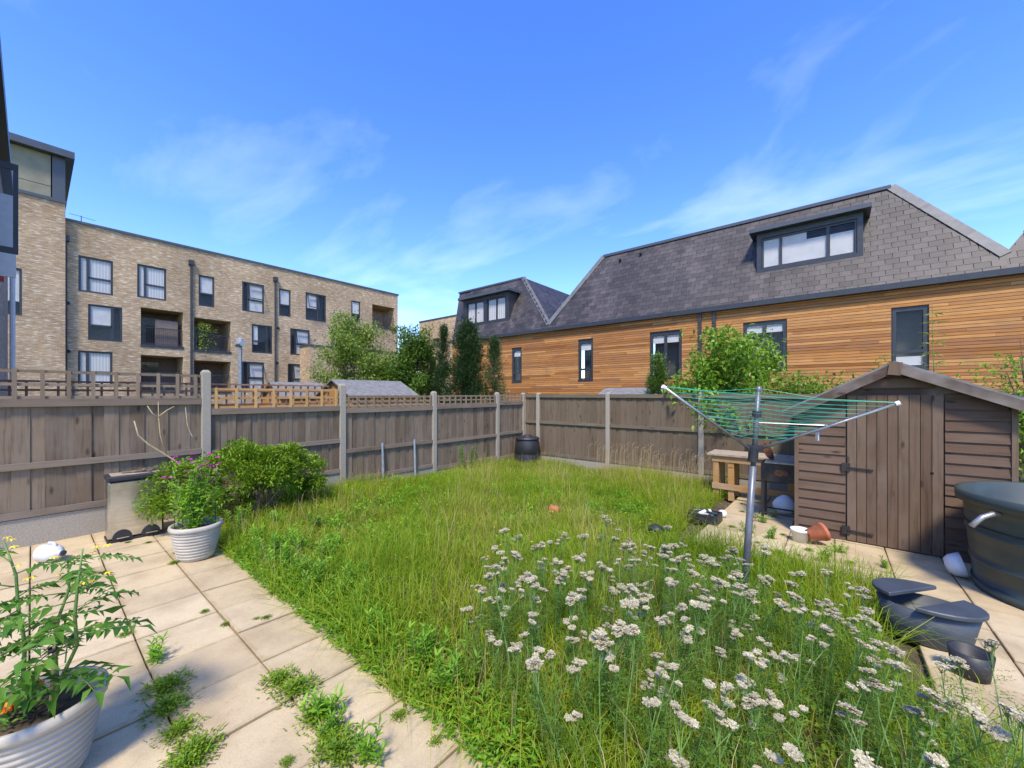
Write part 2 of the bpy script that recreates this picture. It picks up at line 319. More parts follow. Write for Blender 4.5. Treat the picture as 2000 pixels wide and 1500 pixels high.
M['bluegrey'] = plain('blue_grey_plastic', (.045, .055, .068), .5, 0, .15, 5); M['alu'] = plain('aluminium', (.33, .335, .34), .35, .6, .1, 9)
M['polegrey'] = plain('grey_painted_pole', (.12, .13, .145), .4, .3, .12, 14); M['greenline'] = plain('green_line', (.03, .36, .21), .5); M['iron'] = plain('black_iron', (.03, .026, .024), .6, .3, .3, 16)
M['rust'] = plain('rust', (.17, .07, .035), .85, .2, .35, 22); M['felt'] = plain('roof_felt', (.17, .17, .165), .95, 0, .2, 9, .3)
M['twig'] = plain('dry_twig', (.42, .32, .18), .85, 0, .2, 20); M['bark'] = plain('bark', (.14, .11, .08), .95, 0, .3, 18, .5); M['cane'] = plain('bamboo_cane', (.46, .33, .14), .6, 0, .15, 20)
M['galv'] = plain('galvanised', (.33, .36, .39), .5, .4, .15, 12); M['red'] = plain('red_plastic', (.55, .06, .04), .5); M['board_pale'] = plain('weathered_tabletop', (.34, .27, .19), .85, 0, .2, 14)
M['grass'] = foliage('grass_blade', [(.15, .28, .010), (.25, .38, .014), (.34, .42, .02), (.45, .43, .06), (.50, .40, .13)], .48)
M['low'] = foliage('low_leaves', [(.08, .17, .010), (.16, .28, .015), (.25, .34, .025)], .38)
M['dry'] = foliage('dry_stalk', [(.40, .29, .12), (.50, .38, .19), (.30, .21, .09)], .25)
M['weed'] = foliage('weed_leaf', [(.12, .29, .015), (.19, .39, .022), (.27, .45, .04)], .45)
M['yleaf'] = foliage('yarrow_leaf', [(.08, .17, .02), (.13, .24, .03)], .35); M['yflower'] = foliage('yarrow_floret', [(.46, .41, .27), (.56, .51, .39), (.50, .44, .31), (.33, .33, .12)], .25, .7)
M['bush'] = foliage('spindle_leaf', [(.10, .21, .010), (.18, .32, .015), (.28, .40, .03)], .35, .4); M['stemg'] = plain('green_stem', (.12, .22, .045), .6, 0, .2, 12)
M['tleaf'] = foliage('tomato_leaf', [(.06, .18, .02), (.10, .25, .025), (.15, .30, .04)], .4); M['mag'] = foliage('sweet_pea_petal', [(.42, .03, .30), (.55, .05, .42), (.35, .02, .22)], .3)
M['marigold'] = foliage('marigold_petal', [(.75, .16, .01), (.85, .26, .02)], .2); M['yellow'] = foliage('yellow_petal', [(.75, .55, .02), (.8, .62, .05)], .2)
M['tree1'] = foliage('pale_tree_leaf', [(.13, .21, .03), (.20, .30, .05), (.30, .38, .07)], .45); M['tree2'] = foliage('mid_tree_leaf', [(.07, .16, .02), (.13, .24, .03), (.19, .30, .04)], .42)
M['con'] = foliage('conifer_spray', [(.035, .075, .025), (.06, .115, .035), (.095, .16, .05)], .2, .7); M['conl'] = foliage('light_conifer_spray', [(.09, .17, .03), (.15, .24, .04)], .2, .6)
M['pear'] = foliage('pear_leaf', [(.12, .25, .02), (.19, .34, .03), (.28, .42, .05)], .45, .35); M['bamboo'] = foliage('bamboo_leaf', [(.20, .28, .04), (.30, .36, .06), (.14, .22, .03)], .4)

# ------------------------------------------------------------------ the setting: ground, soil, paving
def sheet(name, x0, x1, y0, y1, dz, mat, n=12):
    mb = MB(); ys = [y0 + (y1 - y0) * i / n for i in range(n + 1)]
    vs = [(x, y, gz(y) + dz) for y in ys for x in (x0, x1)]
    mb.add(vs, [(2 * i, 2 * i + 1, 2 * i + 3, 2 * i + 2) for i in range(n)]); o = mb.build(name, mat); o['kind'] = 'structure'; return o
mb = MB(); mb.add([(-600, -600, -.45), (600, -600, -.45), (600, 600, -.45), (-600, 600, -.45)], [(0, 1, 2, 3)]); tag(mb.build('ground', M['ground']), kind='structure')
sheet('lawn_soil', -6.83, 3.4, 1.2, 8.85, -.045, M['soil'], 24)
PITCH = .455
def slab_mesh(k):
    m_ = MB(); w = PITCH - .008
    m_.box((0, 0, -.02), (w, w, .04)); return m_.mesh('slab', M['slab'], bevel=.004)
slabs = [slab_mesh(k) for k in range(3)]
def pave(name, cells, label):
    base = MB()
    for (i, j) in cells:
        x, y = i * PITCH - .01, j * PITCH - .01
        base.add([(x, y, gz(y) - .03), (x + PITCH, y, gz(y) - .03), (x + PITCH, y + PITCH, gz(y + PITCH) - .03), (x, y + PITCH, gz(y + PITCH) - .03)], [(0, 1, 2, 3)])
    root = base.build(name, M['joint']); root['kind'] = 'structure'
    for (i, j) in cells:
        x, y = (i + .5) * PITCH - .01, (j + .5) * PITCH - .01
        o = link('slab', random.choice(slabs), root, (x, y, gz(y) + random.uniform(-.005, .005)))
        o.rotation_euler = (math.atan(-.03 if y > 1 else 0) + random.gauss(0, .003), random.gauss(0, .003), random.gauss(0, .004))
    return root
pave('patio', [(i, j) for i in range(-15, 7) for j in range(-3, 3)], '')
pave('paved_path', [(i, j) for i in range(-3, 7) for j in range(11, 19)] + [(i, j) for i in range(1, 7) for j in range(3, 11)], '')

# ------------------------------------------------------------------ walls with openings
def wall_open(mb, axis, plane, a0, a1, z0, z1, ops, depth):
    """front face split round the openings + reveals. axis 'x': plane x=plane, a=y. depth signed (into wall)"""
    P = (lambda a, z, d=0: (plane + d, a, z)) if axis == 'x' else (lambda a, z, d=0: (a, plane + d, z))
    As = sorted({a0, a1, *[o[0] for o in ops], *[o[1] for o in ops]}); Zs = sorted({z0, z1, *[o[2] for o in ops], *[o[3] for o in ops]})
    As = [a for a in As if a0 <= a <= a1]; Zs = [z for z in Zs if z0 <= z <= z1]
    for i in range(len(As) - 1):
        for j in range(len(Zs) - 1):
            ca, cz = (As[i] + As[i + 1]) / 2, (Zs[j] + Zs[j + 1]) / 2
            if any(o[0] < ca < o[1] and o[2] < cz < o[3] for o in ops): continue
            mb.add([P(As[i], Zs[j]), P(As[i + 1], Zs[j]), P(As[i + 1], Zs[j + 1]), P(As[i], Zs[j + 1])], [(0, 1, 2, 3)])
    for o in ops:
        d = o[4] if len(o) > 4 else depth
        for (p, q) in (((o[0], o[2]), (o[1], o[2])), ((o[1], o[2]), (o[1], o[3])), ((o[1], o[3]), (o[0], o[3])), ((o[0], o[3]), (o[0], o[2]))):
            mb.add([P(*p), P(*q), P(*q, d), P(*p, d)], [(0, 1, 2, 3)])
def window(parent, axis, plane, a0, a1, z0, z1, into, bars=(), split=None, tilt=None, cover=None, fw=.075):
    """framed window set into an opening. into=+1/-1: direction into the wall. bars: vertical bar positions (fraction); split=(pane index, height fraction)"""
    P = (lambda a, z, d: (plane + d * into, a, z)) if axis == 'x' else (lambda a, z, d: (a, plane + d * into, z))
    f = MB(); g = MB(); d0, d1 = .05, .13
    def bx(m_, A0, A1, Z0, Z1, D0=d0, D1=d1): m_.b2(P(A0, Z0, D0), P(A1, Z1, D1))
    bx(f, a0 + .004, a1 - .004, z0 + .004, z0 + fw); bx(f, a0 + .004, a1 - .004, z1 - fw, z1 - .004); bx(f, a0 + .004, a0 + fw, z0 + fw, z1 - fw); bx(f, a1 - fw, a1 - .004, z0 + fw, z1 - fw)
    xs = [a0 + fw] + [a0 + (a1 - a0) * b for b in bars] + [a1 - fw]
    for b in bars: bx(f, a0 + (a1 - a0) * b - fw * .6, a0 + (a1 - a0) * b + fw * .6, z0 + fw, z1 - fw)
    if split:
        i, h = split; zz = z0 + (z1 - z0) * h; bx(f, xs[i], xs[i + 1], zz - fw * .5, zz + fw * .5)
    fo = f.build('window', M['charcoal'], parent)
    for i in range(len(xs) - 1): g.b2(P(xs[i] + .01, z0 + fw, .085), P(xs[i + 1] - .01, z1 - fw, .1))
    g.build('pane', M['glass'], fo)
    if cover:
        for (c0, c1, h0, h1, mname) in cover:
            cm = MB(); cm.b2(P(a0 + (a1 - a0) * c0, z0 + (z1 - z0) * h0, .112), P(a0 + (a1 - a0) * c1, z0 + (z1 - z0) * h1, .122)); cm.build('curtain', M[mname], fo)
    rm = MB(); rm.b2(P(a0 + .005, z0 + .005, .6), P(a1 - .005, z1 - .005, .62)); rm.build('room_back', M['room'], fo)
    if tilt:                                                       # a casement swung open
        i, h0, ang = tilt; A0, A1 = xs[i], xs[i + 1]; Z1 = z1 - fw; Z0 = z0 + (z1 - z0) * h0; t = MB(); L = Z1 - Z0; s_, c_ = math.sin(ang), math.cos(ang)
        def Q(a, q, e=0): return P(a, Z1 - q * c_, -.02 - q * s_ - e)
        for (A, B, q0, q1) in ((A0, A1, 0, .07), (A0, A1, L - .07, L), (A0, A0 + .06, 0, L), (A1 - .06, A1, 0, L)):
            t.add([Q(A, q0), Q(B, q0), Q(B, q1), Q(A, q1), Q(A, q0, .05), Q(B, q0, .05), Q(B, q1, .05), Q(A, q1, .05)], [(0, 1, 2, 3), (7, 6, 5, 4), (0, 4, 5, 1), (1, 5, 6, 2), (2, 6, 7, 3), (3, 7, 4, 0)])
        so_ = t.build('open_sash', M['charcoal'], fo)
    return fo

# ------------------------------------------------------------------ apartment building (far left)
AX = -35.0
apt = thing('apartment_building', (AX, 12, -.45), 'long buff brick apartment block with charcoal windows, recessed balconies and a taller panelled end', 'building')
def rect(u0, u1, v0, v1):
    um = (u0 + u1) / 2; ya = onx(u0, (v0 + v1) / 2, AX)[0]; yb = onx(u1, (v0 + v1) / 2, AX)[0]
    return ya, yb, onx(um, v1, AX)[1], onx(um, v0, AX)[1]
wins = [((153, 221, 504, 573), 'L'), ((268, 325, 520, 584), 'L'), ((388, 419, 539, 599), 'S'), ((473, 516, 553, 610), 'LT'), ((545, 568, 565, 618), 'S'), ((597, 637, 574, 627), 'RT'), ((686, 704, 588, 632), 'S'),
        ((172, 239, 597, 666), 'R'), ((492, 532, 635, 690), 'R2'), ((567, 605, 643, 694), 'LT'), ((648, 660, 650, 697), 'S'),
        ((152, 220, 686, 756), 'L'), ((473, 516, 707, 762), 'LT'), ((562, 599, 711, 764), 'LT')]
bals = [(275, 358, 605, 675), (379, 451, 624, 685), (275, 358, 695, 762), (379, 451, 705, 764), (727, 770, 598, 640)]
ops = []; wr = []
for r_, k in wins: q = rect(*r_); wr.append((q, k)); ops.append((*q, -.15))
br_ = [rect(*b) for b in bals]
for q in br_: ops.append((*q, -2.2))
ROOF = 11.9
y_left = onx(127, 500, AX)[0]
wallm = MB(); wall_open(wallm, 'x', AX, y_left, 24.0, -.45, ROOF, ops, -.15)
wallm.b2((AX - 11, y_left, -.45), (AX - 10.9, 24, ROOF)); wallm.b2((AX - 11, 23.9, -.45), (AX - .004, 24.002, ROOF)); wallm.b2((AX - 11, y_left, ROOF - .3), (AX - .01, 23.9, ROOF - .2))
wallm.build('wall', M['brick'], apt)
m_ = MB(); m_.b2((AX - 11.05, y_left, ROOF), (AX + .08, 24.08, ROOF + .14)); m_.build('parapet_coping', M['fascia'], apt)
for q, k in wr:
    ya, yb, z0, z1 = q
    kw = dict(L=dict(bars=(.27,), split=(1, .42), cover=[(.3, .97, .03, .97, 'painted_pleat'), (.03, .25, .03, .97, 'curtain')]), LT=dict(bars=(.27,), split=(1, .42), tilt=(1, .42, .22), cover=[(.3, .97, .03, .97, 'curtain')]),
              S=dict(split=(0, .42), cover=[(.05, .95, .45, .97, 'curtain')]), R=dict(bars=(.7,), split=(0, .42), cover=[(.03, .67, .42, .97, 'curtain')]), R2=dict(bars=(.72,), split=(0, .42), cover=[(.03, .3, .3, .97, 'curtain')]),
              RT=dict(bars=(.58,), split=(0, .42), tilt=(0, .42, .3), cover=[(.05, .55, .42, .97, 'curtain')]))[k]
    window(apt, 'x', AX, ya, yb, z0, z1, -1, fw=.11, **kw)
for i, (ya, yb, z0, z1) in enumerate(br_):
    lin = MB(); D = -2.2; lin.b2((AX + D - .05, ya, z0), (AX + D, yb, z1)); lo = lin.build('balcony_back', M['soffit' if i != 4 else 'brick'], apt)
    g_ = MB(); g_.b2((AX + D + .01, ya + .3, z0 + .1), (AX + D + .06, ya + (yb - ya) * .55, z1 - .35)); g_.build('glazed_door', M['glass'], lo)
    rl = MB(); n = int((yb - ya) / .11); h = min(1.1, (z1 - z0) * .52)
    for j in range(n + 1): rl.box((AX - .1, ya + .04 + (yb - ya - .08) * j / n, z0 + h / 2 + .06), (.02, .02, h - .04))
    rl.b2((AX - .13, ya + .02, z0 + h + .03), (AX - .07, yb - .02, z0 + h + .08)); rl.b2((AX - .13, ya + .02, z0 + .08), (AX - .07, yb - .02, z0 + .12)); ro = rl.build('balcony_railing', M['charcoal'], apt)
    if i == 0: s_ = MB(); s_.b2((AX - .5, ya + (yb - ya) * .35, z0 + .02), (AX - .3, yb - .25, z0 + 1.75)); s_.build('screen', M['soffit'], ro)
    em = MB(); em.b2((AX - .02, ya - .02, z0 - .16), (AX + .04, yb + .02, z0 + .02)); em.build('balcony_edge', M['charcoal'], apt)
P_, D_ = [], []
ya, yb, z0, z1 = br_[1]
for _ in range(500):
    P_.append((AX - .3 + rng.normal(0, .2), ya + .3 + abs(rng.normal(0, .45)), z0 + rng.random() * 2.0)); D_.append(rng.normal(0, 1, 3))
leaves('balcony_plant', P_, D_, .16, .1, M['bamboo'], apt)['kind'] = 'stuff'
for u, v in ((128, 468), (373, 515), (537, 547)):
    y, z = onx(u, v, AX); d = MB(); d.tube([(AX + .09, y, -.4), (AX + .09, y, z)], .065, 8); d.box((AX + .13, y, z + .05), (.24, .3, .32)); d.build('downpipe', M['charcoal'], apt)
for u, v in ((132, 592), (133, 686), (543, 641), (541, 709)):
    y, z = onx(u, v, AX); d = MB(); d.lathe([(0, 0), (.1, 0), (.1, .05), (.06, .05), (.06, 0)], (AX + .0, y, z), 12, Matrix.Rotation(R(90), 3, 'Y')); d.build('wall_vent', M['black'], apt)
# taller end with olive panels
tw = MB(); zt = 12.75; wall_open(tw, 'x', AX + .35, -9.0, y_left, -.45, zt, [(-1.05, -.35, 6.0, 8.6, -.2)], -.2)
tw.b2((AX - 8, y_left - .02, -.45), (AX + .346, y_left + .004, zt)); tw.build('tower_wall', M['brick'], apt)
window(apt, 'x', AX + .35, -1.05, -.35, 6.0, 8.6, -1, fw=.1, cover=[(.1, .9, .3, .97, 'curtain')])
pn = MB()
for (ya, yb) in ((-9, -6.2), (-6.17, -3.4), (-3.37, -1.0), (-.97, y_left - .55)):
    for (za, zb) in ((12.95, 13.55), (13.58, 15.35)): pn.b2((AX - 7, ya, za), (AX + .3, yb, zb))
pn.build('olive_panel', M['olive'], apt)
fs = MB(); fs.b2((AX - 8, -9.2, 12.75), (AX + .42, y_left + .05, 12.93)); fs.b2((AX - 8, -9.2, 15.36), (AX + .75, y_left + .35, 15.75)); fs.b2((AX - 7, y_left - .5, 12.93), (AX + .34, y_left, 15.36)); fs.build('tower_roof', M['fascia'], apt)
an = MB(); an.tube([(AX - 1, y_left + .7, ROOF), (AX - 1, y_left + .7, 12.7)], .02, 5); an.tube([(AX - 1, y_left + .2, 12.68), (AX - 1, y_left + 1.3, 12.6)], .012, 5); an.build('aerial', M['charcoal'], apt)
# lower wing in front of its right end
lw = MB(); zl = onx(700, 684, AX + 2)[1]; lw.b2((AX + .004, onx(606, 690, AX + 2)[0], -.45), (AX + 2, 24.6, zl)); lw.build('lower_wing', M['brick'], apt)
m_ = MB(); m_.b2((AX + .006, onx(606, 690, AX + 2)[0] - .05, zl), (AX + 2.06, 24.66, zl + .12)); m_.build('wing_coping', M['fascia'], apt)

# far brick house seen between the two blocks
fx = thing('brick_house', (-30, 27, -.45), 'small far brick house with flat roof behind the conifers', 'house')
(fa, fzt) = ony(819, 630, 27); (fb, _) = ony(1000, 630, 27)
f_ = MB(); wall_open(f_, 'y', 27, fa, fb, -.45, fzt, [(*[ony(u, 660, 27)[0] for u in (846, 858)], ony(850, 679, 27)[1], ony(850, 661, 27)[1])], .15); f_.b2((fa, 27.004, -.45), (fa + .1, 33, fzt - .01)); f_.build('wall', M['brick'], fx)
f_ = MB(); f_.b2((fa - .06, 26.94, fzt), (fb, 33, fzt + .12)); f_.build('coping', M['fascia'], fx)
window(fx, 'y', 27, *[ony(u, 660, 27)[0] for u in (846, 858)], ony(850, 679, 27)[1], ony(850, 661, 27)[1], 1)

# ------------------------------------------------------------------ timber clad building (right)
EY = 17.0; XL, XR = -18.9, 16.0; ZE = 4.93
tim = thing('timber_clad_building', (-2, EY, -.45), 'long building clad in orange cedar boards under a dark slate mansard roof with dormers', 'building')
def wrect(u0, u1, v0, v1): um = (u0 + u1) / 2; return (ony(u0, v0, EY)[0], ony(u1, v0, EY)[0], ony(um, v1, EY)[1], ony(um, v0, EY)[1])
tw_ = [wrect(1000, 1018, 682, 746), wrect(1130, 1157, 667, 742), wrect(1270, 1330, 650, 736), wrect(1453, 1535, 629, 720), wrect(1743, 1812, 601, 719)]
bw = MB(); wall_open(bw, 'y', EY + .06, XL, XR, -.45, ZE, [(a, b, c_, d, .2) for a, b, c_, d in tw_], .2); bw.b2((XL, EY + .064, -.45), (XL + .1, EY + 9, ZE)); bw.build('wall', M['charcoal'], tim)
cb_ = MB(); z = -.45
while z < ZE - .02:
    zt = min(z + .098, ZE)
    xs = [XL + .001]
    while xs[-1] < XR: xs.append(min(XR, xs[-1] + random.uniform(2.2, 4.8)))
    for i in range(len(xs) - 1):
        segs = [(xs[i], xs[i + 1] - .004)]
        for (a, b, c_, d) in tw_:
            if zt > c_ - .03 and z < d + .03:
                ns = []
                for (p, q) in segs:
                    if b + .03 <= p or a - .03 >= q: ns.append((p, q))
                    else:
                        if p < a - .03: ns.append((p, a - .03))
                        if q > b + .03: ns.append((b + .03, q))
                segs = ns
        r_ = random.random()
        for (p, q) in segs:
            dd = random.uniform(0, .006); cb_.b2((p, EY + dd, z + .006), (q, EY + .058, zt - .006), r_)
    z += .098
o = cb_.build('cladding_boards', M['cedar'], tim); o['kind'] = 'stuff'
for k, (a, b, c_, d) in enumerate(tw_):
    bars = () if b - a < 1.0 else (.5,)
    window(tim, 'y', EY, a, b, c_, d, 1, bars=bars, split=(0, .28) if b - a < 1 else None, fw=.09, cover=[(.05, .95, .78, .97, 'curtain')] if k != 4 else [(.05, .95, .02, .2, 'curtain')])
    tr_ = MB(); tr_.b2((a - .03, EY - .012, c_ - .06), (b + .03, EY + .05, c_ - .004)); tr_.build('window_sill', M['charcoal'], tim)
gt = MB(); gt.b2((XL - .15, EY - .2, ZE - .02), (XR, EY + .1, ZE + .16)); gt.build('gutter', M['charcoal'], tim)
for u in (1368, 1396): x = ony(u, 700, EY)[0]; d = MB(); d.b2((x - .05, EY - .1, -.45), (x + .05, EY - .012, ZE - .02)); d.build('downpipe', M['charcoal'], tim)
# mansard front plane: (x, EY+RUN*k, Z0+RISE*k)
RUN, RISE, Z0 = 1.9, 3.75, ZE + .1; SL = math.hypot(RUN, RISE); nrmv = Vector((0, -RISE, RUN)).normalized()
def onroof(u, v):
    r = ray(u, v); o_ = Vector((0, 0, EYE)); p0 = Vector((0, EY, Z0)); t = (p0 - o_).dot(nrmv) / r.dot(nrmv); p = o_ + r * t
    return p.x, (p.y - EY) / RUN
V1 = onroof(1072, 633); TL = onroof(1180, 500); TR = onroof(1740, 368); V2 = onroof(1962, 497); LR = onroof(1023, 543); LL = onroof(897, 573)
kt = (TL[1] + TR[1]) / 2; kl = (LR[1] + LL[1]) / 2
poly = [(XL, 0), (XR, 0), (XR, kt), (V2[0] + (V2[0] - TR[0]) * (kt - V2[1]) / (kt - V2[1]) , kt), (V2[0], V2[1]), (TR[0], kt), (TL[0], kt), (V1[0], V1[1]), (LR[0], kl), (LL[0], kl)]
def RP(x, k, d=0): return Vector((x, EY + RUN * k, Z0 + RISE * k)) + nrmv * d
rb = MB(); rb.add([RP(*p, -.03) for p in poly], [tuple(range(len(poly)))])
for (xa, ka, xb, kb) in ((TL[0], kt, V1[0], V1[1]), (TR[0], kt, V2[0], V2[1]), (LR[0], kl, V1[0], V1[1]), (LL[0], kl, XL, 0)):     # end slopes run back
    rb.add([RP(xa, ka, -.03), RP(xb, kb, -.03), RP(xb, kb, -.03) + Vector((0, 8, 0)), RP(xa, ka, -.03) + Vector((0, 8, 0))], [(0, 1, 2, 3)])
for (xa, xb, kk) in ((TL[0], TR[0], kt), (LL[0], LR[0], kl)):
    rb.add([RP(xa, kk, -.03), RP(xb, kk, -.03), RP(xb, kk, -.03) + Vector((0, 8, 0)), RP(xa, kk, -.03) + Vector((0, 8, 0))], [(0, 1, 2, 3)])
roof = rb.build('roof', M['slate'], tim)
def clip(pg, inside, inter):
    o_ = []
    for i in range(len(pg)):
        a, b = pg[i], pg[(i + 1) % len(pg)]; ia, ib = inside(a), inside(b)
        if ia: o_.append(a)
        if ia != ib: o_.append(inter(a, b))
    return o_
def half(pg, A, B):                                                # keep the right-hand side of A->B reversed: left side
    sd_ = lambda p: (B[0] - A[0]) * (p[1] - A[1]) - (B[1] - A[1]) * (p[0] - A[0])
    def inter(p, q): t = sd_(p) / (sd_(p) - sd_(q)); return (p[0] + (q[0] - p[0]) * t, p[1] + (q[1] - p[1]) * t)
    return clip(pg, lambda p: sd_(p) >= 0, inter)
# convex pieces of the roof front in (x, k)
pieces = [[(XL, 0), (V1[0], 0), V1, (LR[0], kl), (LL[0], kl)], [(V1[0], 0), (V2[0], 0), V2, (TR[0], kt), (TL[0], kt), V1], [(V2[0], 0), (XR, 0), (XR, kt), (2 * V2[0] - TR[0], kt), V2]]
CW, CH = .33, .22; kc = CH / SL
cand = []; joined = MB()
full_me = MB(); full_me.box((0, 0, 0), (CW - .012, CH + .05, .016)); full_me = full_me.mesh('slate', M['slate'])
tiltm = Matrix((Vector((1, 0, 0)), Vector((0, RUN, RISE)).normalized(), nrmv)).transposed()
dorm = [(1478, 1686, 537, 420), (905, 995, 640, 575)]
for pi, pc in enumerate(pieces):
    row = 0; k = 0
    while k < kt:
        x = XL - (.15 if row % 2 else 0)
        while x < XR:
            q = [(x, k), (x + CW - .012, k), (x + CW - .012, k + kc), (x, k + kc)]
            for i in range(len(pc)): 
                q = half(q, pc[i], pc[(i + 1) % len(pc)])
                if len(q) < 3: break
            if len(q) >= 3:
                ar = abs(sum(q[i][0] * q[(i + 1) % len(q)][1] - q[(i + 1) % len(q)][0] * q[i][1] for i in range(len(q)))) / 2
                if ar > .97 * (CW - .012) * kc:
                    c_ = RP(x + CW / 2 - .006, k + kc / 2 + .02 / SL, .004); dist = (c_ - cam.location).length; cand.append((dist, c_))
                elif ar > .02 * CW * kc: joined.prism([RP(*p, .002) for p in q], nrmv * .016)
            x += CW
        k += kc; row += 1
cand.sort(key=lambda t: t[0])
def in_view(c_):
    d = -sT * c_.x + cT * c_.y; u = 1000 + FPX * (cT * c_.x + sT * c_.y) / d; return u < 2010
lead_rot = Matrix.Rotation(R(-1.6), 3, 'X')
mt = tiltm @ lead_rot
n_obj = 0
for dist, c_ in cand:
    if n_obj < 300 and in_view(c_):
        o = link('slate', full_me, roof, c_ + nrmv * random.uniform(0, .003)); o.rotation_euler = (mt @ Matrix.Rotation(random.gauss(0, .006), 3, 'Z')).to_euler(); n_obj += 1
    else: joined.box(c_ + nrmv * random.uniform(0, .003), (CW - .012, CH + .05, .016), mt)
# slates on the end slope of the smaller roof
A_, B_ = RP(V1[0], V1[1]), RP(LR[0], kl); dv = (B_ - A_); Ls = dv.length; dv.normalize(); nn = dv.cross(Vector((0, 1, 0))).normalized()
if nn.z < 0: nn = -nn
rows = int(Ls / .2)
for i in range(rows):
    y = -.15 * (i % 2)
    while y < 7.8:
        joined.box(A_ + dv * (i + .5) * Ls / rows + Vector((0, y + .15, 0)) + nn * .01, (.29, Ls / rows + .04, .009), Matrix((Vector((0, 1, 0)), dv, nn)).transposed()); y += .3
o = joined.build('slate_field', M['slate'], roof); o['kind'] = 'stuff'
for (a, ka, b, kb) in ((TR[0], kt, V2[0], V2[1]), (TL[0], kt, V1[0], V1[1]), (LR[0], kl, V1[0], V1[1])):
    A_, B_ = RP(a, ka, .03), RP(b, kb, .03); n = int((B_ - A_).length / .35)
    for i in range(n):
        p, q = A_.lerp(B_, i / n), A_.lerp(B_, (i + 1.08) / n); hp = MB(); hp.bar(p + nrmv * .012, q, .26, .035, up=nrmv); hp.build('hip_tile', M['lead'], roof)
rg = MB(); rg.bar(RP(TL[0], kt, .02), RP(TR[0], kt, .02), .16, .12); rg.bar(RP(LL[0], kl, .02), RP(LR[0], kl, .02), .14, .1); rg.build('ridge_capping', M['fascia'], roof)
for u, v in ((1212, 512), (1252, 500)): x, k = onroof(u, v); p = MB(); p.tube([RP(x, k, -.05), RP(x, k, .12) + Vector((0, 0, .08))], .06, 8); p.build('vent_pipe', M['black'], roof)
def dormer(u0, u1, vb, vt, wins_, name):
    x0, k0 = onroof(u0, vb); x1, _ = onroof(u1, vb - .182 * (u1 - u0)); yf = EY + RUN * k0; zb = Z0 + RISE * k0; zt = ony(u0, vt, yf)[1]
    d = thing if False else None
    b = MB(); wz0, wz1 = zb + .16, zt - .2; ops_ = [(x0 + (x1 - x0) * a, x0 + (x1 - x0) * c, wz0, wz1, .15) for a, c in wins_]
    wall_open(b, 'y', yf, x0, x1, zb - .1, zt, ops_, .15); b.b2((x0, yf + .002, zb - .1), (x0 + .03, yf + 2, zt)); b.b2((x1 - .03, yf + .002, zb - .1), (x1, yf + 2, zt)); do = b.build('dormer', M['charcoal'], tim)
    r = MB(); r.b2((x0 - .22, yf - .28, zt), (x1 + .2, yf + 2.2, zt + .14)); r.build('dormer_roof', M['fascia'], do)
    return do, yf, x0, x1, wz0, wz1
do, yf, x0, x1, wz0, wz1 = dormer(1478, 1686, 536, 458, [(.05, .95)], 'big')
window(tim, 'y', yf, x0 + (x1 - x0) * .05, x0 + (x1 - x0) * .95, wz0, wz1, 1, bars=(.22, .72), fw=.07, cover=[(.02, .21, .05, .95, 'curtain'), (.23, .5, .05, .95, 'curtain'), (.5, .71, .05, .72, 'curtain'), (.74, .97, .05, .72, 'curtain')])
do, yf, x0, x1, wz0, wz1 = dormer(905, 995, 641, 588, [(.08, .47), (.54, .93)], 'small')
for a, c in ((.08, .47), (.54, .93)): window(tim, 'y', yf, x0 + (x1 - x0) * a, x0 + (x1 - x0) * c, wz0, wz1, 1, bars=(.5,), fw=.07, cover=[(.05, .95, .05, .95, 'painted_pleat')])

# ------------------------------------------------------------------ neighbour's house at the left edge
nb = thing('neighbour_house', (-12, -.42, -.05), 'narrow sliver of brick house with open windows and dark eaves', 'house')
w_ = MB(); w_.b2((-17.5, -5, -.05), (-7.3, -.42, 6.3)); w_.build('wall', M['brick2'], nb)
e_ = MB(); e_.prism([(-17.6, -.275, 6.3), (-7.2, -.275, 6.3), (-7.2, -.275, 6.55), (-17.6, -.275, 6.55)], (0, -1.2, 0)); e_.prism([(-17.6, -.285, 6.55), (-7.2, -.285, 6.55), (-7.2, -3, 8.6), (-17.6, -3, 8.6)], (0, 0, .12)); e_.build('eaves', M['charcoal'], nb)
wn_ = MB()
for (xa, xb) in ((-9.5, -8.6),):
    wn_.b2((xa, -.43, 3.75), (xb, -.38, 5.1))
wo = wn_.build('window', M['white'], nb); gl = MB(); gl.b2((-9.4, -.42, 3.85), (-8.7, -.372, 5.0)); gl.build('pane', M['glass'], wo)
sa = MB()
for (a, b) in (((-9.5, -.38, 3.75), (-9.46, -.13, 3.84)), ((-9.5, -.38, 5.0), (-9.46, -.13, 5.09)), ((-9.5, -.18, 3.84), (-9.46, -.13, 5.0)), ((-9.5, -.38, 3.84), (-9.46, -.34, 5.0))): sa.b2(a, b)
sh = sa.build('open_sash', M['charcoal'], wo); gl = MB(); gl.b2((-9.485, -.34, 3.84), (-9.475, -.18, 5.0)); gl.build('pane', M['glass'], sh)
sa = MB(); sa.b2((-10.6, -.41, 3.6), (-10.55, -.17, 4.95)); sa.build('white_sash', M['white'], wo)
al = MB(); al.b2((-12.0, -.42, 3.75), (-11.9, -.33, 4.0)); al.build('alarm_box', M['red'], nb)
dp = MB(); dp.tube([(-16.9, -.33, -.05), (-16.9, -.33, 6.3)], .05, 8); dp.build('downpipe', M['white'], nb)

